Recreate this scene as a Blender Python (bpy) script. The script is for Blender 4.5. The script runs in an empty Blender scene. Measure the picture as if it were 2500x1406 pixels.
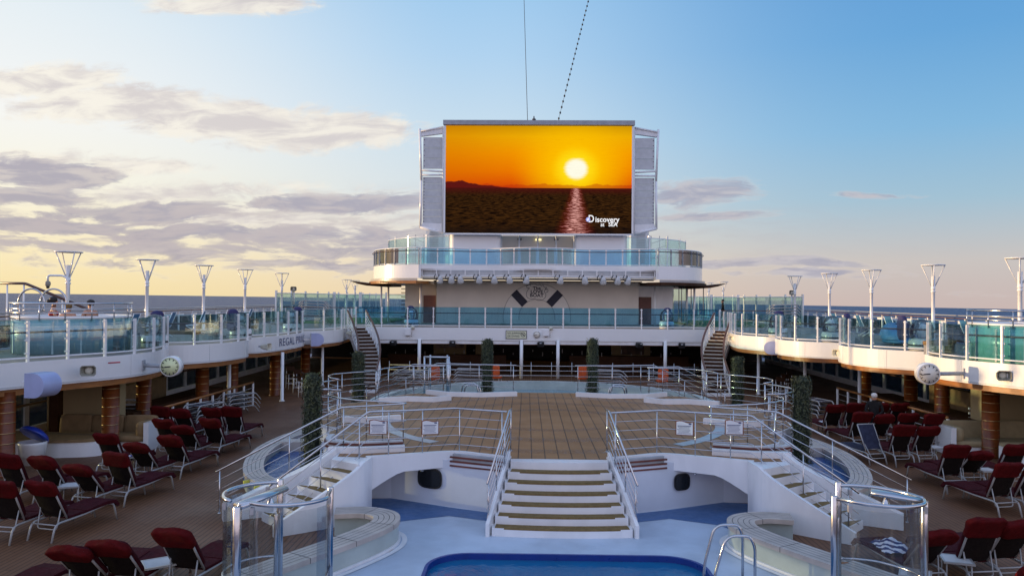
import bpy, bmesh, math, random
from mathutils import Vector, Matrix
random.seed(7)
S = bpy.context.scene
COL = S.collection
R = math.radians
pi = math.pi

# ------------------------------------------------------------------ materials
MATS = {}
def nt(name):
    m = bpy.data.materials.new(name); m.use_nodes = True
    t = m.node_tree; t.nodes.clear()
    return m, t
def N(t, typ, **kw):
    n = t.nodes.new(typ)
    for k, v in kw.items(): setattr(n, k, v)
    return n
def L(t, a, b): t.links.new(a, b)
def mth(t, op, a, b=None, clamp=False):
    n = N(t, 'ShaderNodeMath', operation=op); n.use_clamp = clamp
    for i, v in enumerate((a, b)):
        if v is None: continue
        if isinstance(v, (int, float)): n.inputs[i].default_value = v
        else: L(t, v, n.inputs[i])
    return n.outputs[0]
def mixc(t, f, a, b, typ='MIX'):
    n = N(t, 'ShaderNodeMix', data_type='RGBA', blend_type=typ)
    n.clamp_factor = True
    for s, v in ((n.inputs[0], f), (n.inputs[6], a), (n.inputs[7], b)):
        if isinstance(v, (int, float)): s.default_value = v
        elif isinstance(v, (tuple, list)): s.default_value = (v[0], v[1], v[2], 1)
        else: L(t, v, s)
    return n.outputs[2]
def mrange(t, v, a, b, c=0., d=1., interp='SMOOTHSTEP'):
    n = N(t, 'ShaderNodeMapRange', interpolation_type=interp)
    L(t, v, n.inputs[0])
    for i, x in enumerate((a, b, c, d)): n.inputs[i + 1].default_value = x
    return n.outputs[0]
def noise(t, vec, scale, detail=3., rough=.55, dist=0.):
    n = N(t, 'ShaderNodeTexNoise')
    n.inputs['Scale'].default_value = scale; n.inputs['Detail'].default_value = detail
    n.inputs['Roughness'].default_value = rough; n.inputs['Distortion'].default_value = dist
    if vec is not None: L(t, vec, n.inputs['Vector'])
    return n.outputs['Fac']
def xmap(t, vec, scale=(1, 1, 1), loc=(0, 0, 0), rot=(0, 0, 0)):
    n = N(t, 'ShaderNodeMapping'); L(t, vec, n.inputs[0])
    n.inputs['Location'].default_value = loc; n.inputs['Rotation'].default_value = rot; n.inputs['Scale'].default_value = scale
    return n.outputs[0]
def pm(name, col, rough=.5, metal=0., var=.10, scale=3., bump=0., bscale=60., coat=0., stretch=(1, 1, 1), spec=.5, rvar=.12):
    """principled paint / fabric / metal with mild wear"""
    m, t = nt(name)
    o = N(t, 'ShaderNodeOutputMaterial'); p = N(t, 'ShaderNodeBsdfPrincipled')
    tc = N(t, 'ShaderNodeTexCoord'); v = xmap(t, tc.outputs['Object'], stretch)
    f = noise(t, v, scale, 5)
    c = mixc(t, mrange(t, f, .3, .7), [x * (1 - var) for x in col], [min(1, x * (1 + var)) for x in col])
    L(t, c, p.inputs['Base Color'])
    f2 = noise(t, v, scale * 2.7, 3)
    L(t, mrange(t, f2, .25, .75, max(.02, rough - rvar * rough), min(1, rough + rvar)), p.inputs['Roughness'])
    p.inputs['Metallic'].default_value = metal
    p.inputs['Specular IOR Level'].default_value = spec
    if coat: p.inputs['Coat Weight'].default_value = coat
    if bump:
        b = N(t, 'ShaderNodeBump'); b.inputs['Strength'].default_value = bump; b.inputs['Distance'].default_value = .01
        L(t, noise(t, v, bscale, 3), b.inputs['Height']); L(t, b.outputs[0], p.inputs['Normal'])
    L(t, p.outputs[0], o.inputs[0]); MATS[name] = m
    return m
def glassmat(name, tint, refl=.10, rough=.02, smudge=.0, frk=.9):
    m, t = nt(name)
    o = N(t, 'ShaderNodeOutputMaterial')
    tr = N(t, 'ShaderNodeBsdfTransparent'); gl = N(t, 'ShaderNodeBsdfGlossy'); gl.inputs['Roughness'].default_value = rough
    tc = N(t, 'ShaderNodeTexCoord')
    f = noise(t, tc.outputs['Object'], .9, 3)
    tr_c = mixc(t, f, [x * .88 for x in tint], [min(1, x * 1.1) for x in tint])
    L(t, tr_c, tr.inputs[0])
    fr = N(t, 'ShaderNodeFresnel'); fr.inputs['IOR'].default_value = 1.5
    fac = mth(t, 'ADD', mth(t, 'MULTIPLY', fr.outputs[0], frk), refl, True)
    mx = N(t, 'ShaderNodeMixShader'); L(t, fac, mx.inputs[0]); L(t, tr.outputs[0], mx.inputs[1]); L(t, gl.outputs[0], mx.inputs[2])
    last = mx.outputs[0]
    if smudge:
        df = N(t, 'ShaderNodeBsdfDiffuse'); df.inputs[0].default_value = (.7, .75, .78, 1)
        g = noise(t, xmap(t, tc.outputs['Object'], (6, 6, .5)), 1.5, 4)
        m2 = N(t, 'ShaderNodeMixShader'); L(t, mrange(t, g, .5, .8, 0, smudge), m2.inputs[0]); L(t, last, m2.inputs[1]); L(t, df.outputs[0], m2.inputs[2]); last = m2.outputs[0]
    L(t, last, o.inputs[0]); MATS[name] = m
    return m
def plankmat(name, ca, cb, cline, width, line, axis=0, rough=.55, joint=2.4, wet=False):
    m, t = nt(name)
    o = N(t, 'ShaderNodeOutputMaterial'); p = N(t, 'ShaderNodeBsdfPrincipled')
    tc = N(t, 'ShaderNodeTexCoord'); sp = N(t, 'ShaderNodeSeparateXYZ'); L(t, tc.outputs['Object'], sp.inputs[0])
    x = sp.outputs[axis]; y = sp.outputs[1 - axis]
    q = mth(t, 'DIVIDE', x, width); idx = mth(t, 'FLOOR', q); fr = mth(t, 'FRACT', q)
    d = mth(t, 'ABSOLUTE', mth(t, 'SUBTRACT', fr, .5))
    ln = mrange(t, d, .5 - line / width, .5 - line / width * .5)
    wn = N(t, 'ShaderNodeTexWhiteNoise', noise_dimensions='1D'); L(t, idx, wn.inputs['W'])
    yj = mth(t, 'FRACT', mth(t, 'ADD', mth(t, 'DIVIDE', y, joint), wn.outputs[0]))
    jl = mrange(t, mth(t, 'ABSOLUTE', mth(t, 'SUBTRACT', yj, .5)), .5 - line / joint, .5 - line / joint * .5)
    ln = mth(t, 'MAXIMUM', ln, jl)
    g = noise(t, xmap(t, tc.outputs['Object'], (9, 1.2, 1) if axis == 0 else (1.2, 9, 1)), 4, 4)
    big = noise(t, tc.outputs['Object'], .45, 4)
    c = mixc(t, mth(t, 'MULTIPLY', mth(t, 'ADD', g, wn.outputs[0]), .5), ca, cb)
    c = mixc(t, mrange(t, big, .35, .7, 0, .35), c, [k * .62 for k in ca])
    c = mixc(t, mth(t, 'MULTIPLY', ln, .85), c, cline)
    L(t, c, p.inputs['Base Color'])
    L(t, mrange(t, big, .3, .7, rough - .14, rough + .1), p.inputs['Roughness']); p.inputs['Specular IOR Level'].default_value = .2
    b = N(t, 'ShaderNodeBump'); b.inputs['Strength'].default_value = .25; b.inputs['Distance'].default_value = .004
    L(t, mth(t, 'SUBTRACT', g, ln), b.inputs['Height']); L(t, b.outputs[0], p.inputs['Normal'])
    L(t, p.outputs[0], o.inputs[0]); MATS[name] = m
    return m
def emis(name, col, st=1.):
    m, t = nt(name); o = N(t, 'ShaderNodeOutputMaterial'); e = N(t, 'ShaderNodeEmission')
    e.inputs[0].default_value = (*col, 1); e.inputs[1].default_value = st; L(t, e.outputs[0], o.inputs[0]); MATS[name] = m
    return m

WHITE = pm('white_paint', (.78, .78, .79), .34, var=.06, scale=1.3, coat=.25, stretch=(1.5, 1.5, .5), bump=.03, bscale=10)
WHITE2 = pm('white_gloss', (.80, .80, .80), .22, var=.015, scale=1.1, coat=.5, stretch=(1, 1, .6), rvar=.04)
CREAM = pm('cream_wall', (.68, .62, .54), .6, var=.05, scale=.6)
BEIGE = pm('beige_panel', (.38, .29, .16), .6, var=.08, scale=.8, spec=.12)
GREY = pm('grey_metal', (.36, .38, .41), .42, var=.1)
LGREY = pm('louvre_grey', (.55, .56, .57), .5, var=.07)
DGREY = pm('dark_grey', (.05, .05, .055), .5, var=.2)
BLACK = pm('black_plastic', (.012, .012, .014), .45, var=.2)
STEEL = pm('polished_steel', (.54, .54, .56), .15, 1., .06, 4., rvar=.08)
BRUSH = pm('brushed_steel', (.56, .56, .57), .42, 1., .1, 4.)
ALU = pm('white_tube', (.36, .35, .34), .32, .0, .06, coat=.3)
MAROON = pm('maroon_cushion', (.046, .005, .009), .85, var=.18, scale=6, bump=.35, bscale=160, spec=.12)
REDP = pm('red_pillow', (.078, .003, .0035), .85, var=.2, scale=7, bump=.5, bscale=120, spec=.12)
MESHF = pm('dark_sling', (.011, .007, .006), .8, var=.2, scale=9, bump=.3, bscale=220, spec=.12)
NAVYF = pm('navy_sling', (.03, .034, .06), .8, var=.2, scale=9, bump=.3, bscale=220, spec=.12)
COPPER = pm('amber_wood', (.15, .036, .005), .36, 0., .2, 2.2, coat=.12, stretch=(1, 1, 8))
BAND = pm('brass_band', (.45, .32, .16), .3, 1., .05)
WOODB = pm('varnished_trim', (.30, .115, .025), .35, 0., .2, 1.8, coat=.15, stretch=(1, 1, 6))
RAILW = pm('dark_handrail', (.09, .035, .022), .35, 0., .2, 3, coat=.4)
BROWN = pm('brown_soffit', (.05, .020, .009), .5, 0., .2, 1.5, spec=.12)
SLATW = pm('mahogany_slat', (.14, .035, .022), .4, 0., .25, 3, stretch=(1, 1, 1))
PAD = pm('tread_pad', (.20, .135, .055), .75, 0., .15, 10, bump=.3, spec=.12)
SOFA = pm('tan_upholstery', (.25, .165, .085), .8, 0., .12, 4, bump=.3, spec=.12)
ORANGE = pm('orange_fabric', (.55, .10, .03), .7, 0., .12, 6, spec=.12)
BLUEP = pm('blue_plastic', (.02, .045, .36), .3, 0., .1, 3, coat=.4)
DRUM = pm('lavender_drum', (.36, .40, .62), .35, 0., .08, 2, coat=.3)
HORN = pm('horn_grey', (.27, .26, .21), .55, 0., .12, 4)
HORNL = pm('horn_pale', (.62, .60, .50), .5, 0., .1, 4)
FLOORB = None
TEALP = pm('teal_panel', (.22, .52, .50), .18, 0., .1, 1.0, coat=.6)
BCOVER = pm('blue_cover', (.035, .15, .32), .55, 0., .2, 2)
SKIN = pm('skin', (.62, .32, .20), .5, 0., .08, 8)
HAIR = pm('dark_hair', (.018, .012, .01), .6, 0., .2, 20)
HAIRL = pm('sandy_hair', (.22, .12, .035), .6, 0., .2, 20)
HAIRW = pm('white_hair', (.62, .60, .57), .8, 0., .1, 20)
SWIM = pm('coral_swimwear', (.65, .06, .04), .6, 0., .1, 8)
CLOTH = pm('dark_clothes', (.018, .017, .018), .8, 0., .2, 9, spec=.12)
PALEW = pm('pale_floor_paint', (.46, .54, .64), .42, 0., .13, .9, bump=.35, bscale=45)
DBLUE = pm('blue_floor_paint', (.062, .135, .29), .5, 0., .1, 2.5)
NICHE = pm('niche_paint', (.60, .63, .69), .45, 0., .06, .8)
TILE = pm('bench_tile', (.48, .42, .37), .5, 0., .12, 2.5, bump=.1)
GROUT = pm('dark_grout', (.035, .035, .04), .7, 0., .2, 8)
TILEW = pm('pool_tile_pale', (.42, .47, .44), .35, 0., .1, 1.5)
RIMB = pm('pool_rim_blue', (.006, .035, .22), .3, 0., .1, 4)
BASIN = pm('pool_basin', (.02, .14, .40), .35, 0., .12, 1)

YELLOW = pm('yellow_marking', (.75, .72, .10), .6, 0., .1, 4)
TOWEL = pm('white_towel', (.72, .72, .76), .9, 0., .1, 30, bump=.6)
SIGNW = pm('sign_white', (.74, .74, .74), .5, 0., .03, 4)
SIGNF = pm('sign_frame', (.22, .06, .03), .45, 0., .15, 8)
SIGNY = pm('sign_cream', (.66, .66, .46), .5, 0., .04, 4)
INK = pm('ink', (.012, .012, .03), .6, 0., .1, 4)
INKB = pm('blue_lettering', (.05, .07, .17), .5, 0., .1, 4)
DIALG = pm('dial_painted_glow', (.72, .78, .45), .4, 0., .05, 4)  # backlit glow of the dial put into its base colour
DIALW = pm('dial_white', (.74, .70, .62), .4, 0., .05, 4)
LINEG = pm('outline_grey', (.33, .30, .28), .6, 0., .1, 4)
TURF = pm('green_turf', (.07, .16, .03), .9, 0., .25, 12)
DECKG = pm('upper_deck_floor', (.32, .28, .23), .6, 0., .12, 1.3, spec=.12)
RUST = pm('rust_stain', (.35, .14, .04), .7, 0., .3, 9)
G_TINT = glassmat('tinted_glass', (.76, .92, .98), .06, .015, .04, .42)
G_BLUE = glassmat('blue_glass', (.52, .81, .96), .05, .015, .05, .6)
G_TEAL = glassmat('teal_screen_glass', (.58, .87, .95), .03, .02)
G_DARK = glassmat('green_tint_glass', (.74, .88, .90), .05, .02, .03)
G_CLEAR = glassmat('clear_glass', (.95, .98, .98), .0, .01, .04, .45)
G_DOME = glassmat('clear_dome', (.93, .95, .96), .08, .03)
STREAK = glassmat('clear_film', (.99, .98, .98), .03, .2, .30, .12)
G_WIN = glassmat('ship_window', (.54, .61, .60), .05, .02)
STEPG = pm('step_painted_shade', (.42, .39, .36), .6, 0., .1, 3)  # white winding steps, with their shadow put into the colour
G_BACK = glassmat('bow_glass', (.68, .88, .93), .12, .03)
def darkwin():
    m, t = nt('dark_window'); o = N(t, 'ShaderNodeOutputMaterial'); p = N(t, 'ShaderNodeBsdfPrincipled')
    tc = N(t, 'ShaderNodeTexCoord')
    L(t, mixc(t, noise(t, tc.outputs['Object'], 2, 3), (.004, .005, .007), (.012, .014, .018)), p.inputs['Base Color']); p.inputs['Roughness'].default_value = .12
    L(t, p.outputs[0], o.inputs[0]); return m
DARKW = darkwin()
STAGE = plankmat('stage_teak', (.31, .160, .066), (.37, .195, .085), (.045, .032, .022), .30, .018, 0, .5, 40.)
DECK = plankmat('pool_deck_teak', (.160, .076, .040), (.205, .100, .054), (.022, .014, .011), .11, .012, 0, .58, 2.6)
def watermat(name, col, scale, strength, rough=.03, dist=.05, stretch=(1, 1, 1), spec=.5):
    m, t = nt(name); o = N(t, 'ShaderNodeOutputMaterial'); p = N(t, 'ShaderNodeBsdfPrincipled')
    tc = N(t, 'ShaderNodeTexCoord'); v = xmap(t, tc.outputs['Object'], stretch)
    f = noise(t, v, scale, 6, .6)
    L(t, mixc(t, f, [x * .75 for x in col], [x * 1.25 for x in col]), p.inputs['Base Color'])
    p.inputs['Roughness'].default_value = rough; p.inputs['IOR'].default_value = 1.33; p.inputs['Specular IOR Level'].default_value = spec
    b = N(t, 'ShaderNodeBump'); b.inputs['Strength'].default_value = strength; b.inputs['Distance'].default_value = dist
    L(t, noise(t, v, scale * 2.3, 4, .6, .6), b.inputs['Height']); L(t, b.outputs[0], p.inputs['Normal'])
    L(t, p.outputs[0], o.inputs[0]); MATS[name] = m
    return m
SEA = watermat('sea_water', (.030, .040, .115), .02, 1., .38, 12., (1, 1, 1), .38)
POOLW = watermat('pool_water', (.006, .125, .28), 1.1, .35, .04, .06, spec=.35)
TUBW = watermat('tub_water', (.015, .08, .26), 2.0, .5, .04, .06)

# ------------------------------------------------------------------ mesh helpers
class MB:
    def __init__(s): s.v = []; s.f = []; s.sm = []
    def add(s, vs, fs, smooth=False):
        b = len(s.v); s.v += [tuple(x) for x in vs]
        for f in fs: s.f.append([b + i for i in f]); s.sm.append(smooth)
        return s
    def box(s, c, d, rz=0., rx=0., ry=0.):
        x, y, z = d[0] / 2, d[1] / 2, d[2] / 2
        m = Matrix.Rotation(rz, 3, 'Z') @ Matrix.Rotation(ry, 3, 'Y') @ Matrix.Rotation(rx, 3, 'X')
        vs = [m @ Vector(p) + Vector(c) for p in ((-x, -y, -z), (x, -y, -z), (x, y, -z), (-x, y, -z), (-x, -y, z), (x, -y, z), (x, y, z), (-x, y, z))]
        return s.add(vs, [(0, 3, 2, 1), (4, 5, 6, 7), (0, 1, 5, 4), (1, 2, 6, 5), (2, 3, 7, 6), (3, 0, 4, 7)])
    def tube(s, pts, r, closed=False, n=8, cap=True, flat=None):
        P = [Vector(p) for p in pts]; k = len(P)
        rr = r if isinstance(r, (list, tuple)) else [r] * k
        def tan(i):
            if closed: return (P[(i + 1) % k] - P[i - 1]).normalized()
            if i == 0: return (P[1] - P[0]).normalized()
            if i == k - 1: return (P[-1] - P[-2]).normalized()
            return ((P[i + 1] - P[i]).normalized() + (P[i] - P[i - 1]).normalized()).normalized()
        t0 = tan(0); u = t0.orthogonal().normalized()
        if abs(t0.z) < .9: u = Vector((0, 0, 1)).cross(t0).normalized()
        vs = []
        for i in range(k):
            t = tan(i); u = (u - t * u.dot(t)); u = u.normalized() if u.length > 1e-6 else t.orthogonal().normalized(); w = t.cross(u)
            for j in range(n):
                a = 2 * pi * j / n + pi / n
                ru, rw = (rr[i], rr[i]) if flat is None else flat
                vs.append(P[i] + u * (math.cos(a) * ru) + w * (math.sin(a) * rw))
        fs = []
        for i in range(k if closed else k - 1):
            for j in range(n):
                a, b = i * n + j, i * n + (j + 1) % n; c, d = ((i + 1) % k) * n + (j + 1) % n, ((i + 1) % k) * n + j
                fs.append((a, b, c, d))
        if not closed and cap: fs += [tuple(range(n - 1, -1, -1)), tuple(range((k - 1) * n, k * n))]
        return s.add(vs, fs, True)
    def lathe(s, prof, c=(0, 0, 0), n=24, rot=None, smooth=True):
        vs = []; m = rot or Matrix.Identity(3)
        for (r, z) in prof:
            for j in range(n):
                a = 2 * pi * j / n; vs.append(m @ Vector((r * math.cos(a), r * math.sin(a), z)) + Vector(c))
        fs = []
        for i in range(len(prof) - 1):
            for j in range(n): fs.append((i * n + j, i * n + (j + 1) % n, (i + 1) * n + (j + 1) % n, (i + 1) * n + j))
        if prof[0][0] > 1e-5: fs.append(tuple(range(n - 1, -1, -1)))
        if prof[-1][0] > 1e-5: fs.append(tuple(range((len(prof) - 1) * n, len(prof) * n)))
        return s.add(vs, fs, smooth)
    def prism(s, poly, z0, z1):
        n = len(poly); z0f = z0 if callable(z0) else (lambda x, y: z0); z1f = z1 if callable(z1) else (lambda x, y: z1)
        a = sum(poly[i][0] * poly[(i + 1) % n][1] - poly[(i + 1) % n][0] * poly[i][1] for i in range(n))
        if a < 0: poly = poly[::-1]
        vs = [(x, y, z0f(x, y)) for x, y in poly] + [(x, y, z1f(x, y)) for x, y in poly]
        return s.add(vs, [tuple(range(n - 1, -1, -1)), tuple(range(n, 2 * n))] + [(i, (i + 1) % n, n + (i + 1) % n, n + i) for i in range(n)])
    def wall(s, path, z0, z1, th=.1, sgn=1, smooth=True):
        """vertical strip along path with thickness th to the inner side"""
        z0f = z0 if callable(z0) else (lambda i: z0); z1f = z1 if callable(z1) else (lambda i: z1)
        q = offset(path, -th * sgn); n = len(path); vs = []
        for i in range(n): vs += [(*path[i], z0f(i)), (*path[i], z1f(i)), (*q[i], z1f(i)), (*q[i], z0f(i))]
        b = len(s.v); s.v += vs
        for i in range(n - 1):
            a, c = b + 4 * i, b + 4 * i + 4
            for k in range(4):
                s.f.append([a + k, a + (k + 1) % 4, c + (k + 1) % 4, c + k]); s.sm.append(False)
        s.f += [[b, b + 3, b + 2, b + 1], [b + 4 * n - 4, b + 4 * n - 3, b + 4 * n - 2, b + 4 * n - 1]]; s.sm += [False, False]
        return s
    def strip(s, A, B, z=0.):
        """flat ribbon between two 2-D paths"""
        n = len(A); vs = [(*p, z) for p in A] + [(*p, z) for p in B]
        return s.add(vs, [(i, i + 1, n + i + 1, n + i) for i in range(n - 1)])
    def super(s, c, d, e=.45, nu=14, nv=10, rot=None):
        m = rot or Matrix.Identity(3); vs = []
        sg = lambda x, p: math.copysign(abs(x) ** p, x)
        for i in range(nv + 1):
            b = -pi / 2 + pi * i / nv
            for j in range(nu):
                a = 2 * pi * j / nu
                vs.append(m @ Vector((d[0] / 2 * sg(math.cos(b), e) * sg(math.cos(a), e), d[1] / 2 * sg(math.cos(b), e) * sg(math.sin(a), e), d[2] / 2 * sg(math.sin(b), e))) + Vector(c))
        fs = [(i * nu + j, i * nu + (j + 1) % nu, (i + 1) * nu + (j + 1) % nu, (i + 1) * nu + j) for i in range(nv) for j in range(nu)]
        return s.add(vs, fs, True)
    def build(s, name, mat, parent=None, loc=None, auto=True):
        me = bpy.data.meshes.new(name)
        off = Vector((0, 0, 0))
        if parent is not None and parent.get('_abs'): off = worldloc(parent)
        if loc is not None: off = Vector(loc)
        me.from_pydata([tuple(Vector(v) - off) for v in s.v], [], s.f)
        me.polygons.foreach_set('use_smooth', s.sm)
        bm = bmesh.new(); bm.from_mesh(me); bmesh.ops.recalc_face_normals(bm, faces=bm.faces); bm.to_mesh(me); bm.free()
        me.materials.append(mat)
        o = bpy.data.objects.new(name, me); COL.objects.link(o)
        if parent is not None: o.parent = parent
        if loc is not None: o.location = loc
        return o
def worldloc(o):
    v = Vector(o.location)
    while o.parent is not None: o = o.parent; v = v + Vector(o.location)
    return v
def offset(path, d):
    out = []; n = len(path)
    for i in range(n):
        a = Vector(path[max(0, i - 1)]); b = Vector(path[min(n - 1, i + 1)]); t = (b - a).normalized()
        out.append((path[i][0] + t.y * d, path[i][1] - t.x * d))
    return out
def smooth(pts, per=6):
    P = [Vector(p) for p in pts]; out = []
    for i in range(len(P) - 1):
        p0 = P[i - 1] if i else P[0] * 2 - P[1]; p1, p2 = P[i], P[i + 1]; p3 = P[i + 2] if i + 2 < len(P) else P[-1] * 2 - P[-2]
        for k in range(per):
            t = k / per
            out.append(.5 * ((2 * p1) + (p2 - p0) * t + (2 * p0 - 5 * p1 + 4 * p2 - p3) * t * t + (3 * p1 - p0 - 3 * p2 + p3) * t ** 3))
    out.append(P[-1]); return [tuple(p) for p in out]
def fillet(pts, r=.08, k=5):
    P = [Vector(p) for p in pts]; out = [P[0]]
    for i in range(1, len(P) - 1):
        a, b = (P[i - 1] - P[i]), (P[i + 1] - P[i]); d = min(r, a.length * .45, b.length * .45)
        A = P[i] + a.normalized() * d; B = P[i] + b.normalized() * d
        for j in range(k + 1):
            t = j / k; out.append(A * (1 - t) ** 2 + P[i] * 2 * t * (1 - t) + B * t * t)
    out.append(P[-1]); return out
def lens(path):
    s = [0.]
    for i in range(1, len(path)): s.append(s[-1] + (Vector(path[i]) - Vector(path[i - 1])).length)
    return s
def atlen(path, s, d):
    d = max(0, min(s[-1], d))
    for i in range(1, len(path)):
        if d <= s[i] + 1e-9:
            t = (d - s[i - 1]) / max(1e-9, s[i] - s[i - 1]); return Vector(path[i - 1]).lerp(Vector(path[i]), t)
    return Vector(path[-1])
def sub(path, s, a, b, step=.25):
    n = max(1, int(math.ceil((b - a) / step))); return [atlen(path, s, a + (b - a) * i / n) for i in range(n + 1)]
def tag(o, label, cat, group=None):
    o['label'] = label; o['category'] = cat
    if group: o['group'] = group
    return o
def thing(name, label, cat, loc=(0, 0, 0), group=None, absolute=True, rz=0.):
    o = bpy.data.objects.new(name, None); COL.objects.link(o); o.location = loc; o.rotation_euler = (0, 0, rz); o.empty_display_size = .2
    if absolute: o['_abs'] = 1
    return tag(o, label, cat, group)
def one(mb, name, mat, label, cat, group=None, loc=None): return tag(mb.build(name, mat, None, loc), label, cat, group)
def structure(mb, name, mat):
    o = mb.build(name, mat); o['kind'] = 'structure'; return o
def dup(root, loc, rz=None, label=None, group=None):
    r = root.copy(); COL.objects.link(r); r.location = loc
    if rz is not None: r.rotation_euler = (0, 0, rz)
    if label: r['label'] = label
    if group: r['group'] = group
    for ch in list(root.children):
        c = ch.copy(); COL.objects.link(c); c.parent = r
        for g in ch.children: d = g.copy(); COL.objects.link(d); d.parent = c
    return r
def textmesh(txt, size, ext=0., bold=0., spacing=1., align='CENTER'):
    cu = bpy.data.curves.new('lettering', 'FONT'); cu.body = txt; cu.size = size; cu.extrude = ext; cu.offset = bold; cu.space_character = spacing
    cu.align_x = align; cu.align_y = 'CENTER'; cu.resolution_u = 4
    o = bpy.data.objects.new('lettering', cu); COL.objects.link(o)
    dg = bpy.context.evaluated_depsgraph_get(); me = bpy.data.meshes.new_from_object(o.evaluated_get(dg))
    v = [tuple(x.co) for x in me.vertices]; f = [list(p.vertices) for p in me.polygons]
    bpy.data.objects.remove(o); bpy.data.meshes.remove(me)
    return v, f
def facetext(parent, name, txt, size, c, mat, bold=0., spacing=1., sx=1., align='CENTER'):
    """lettering standing upright in the plane y = c[1], read from -Y"""
    v, f = textmesh(txt, size, .004, bold, spacing, align)
    m = MB(); m.add([(c[0] + x * sx, c[1] - z, c[2] + y) for x, y, z in v], f)
    return m.build(name, mat, parent)

# ------------------------------------------------------------------ camera
F = 1878.; SL = .0075; VX, VY = 1285.5, 726.5
ey = Vector(((VX - 1250) / F, (703 - VY) / F, -1)).normalized(); h = Vector((1, -SL, 0)); ex = (h - ey * h.dot(ey)).normalized(); ez = ex.cross(ey)
cam = bpy.data.cameras.new('camera'); camo = bpy.data.objects.new('camera', cam); COL.objects.link(camo)
rot = Matrix((ex, ey, ez)).to_4x4(); rot.translation = Vector((-.74, 0, 4.75)); camo.matrix_world = rot
cam.sensor_width = 36; cam.lens = 36 * F / 2500; cam.clip_start = .1; cam.clip_end = 40000
S.camera = camo

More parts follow.
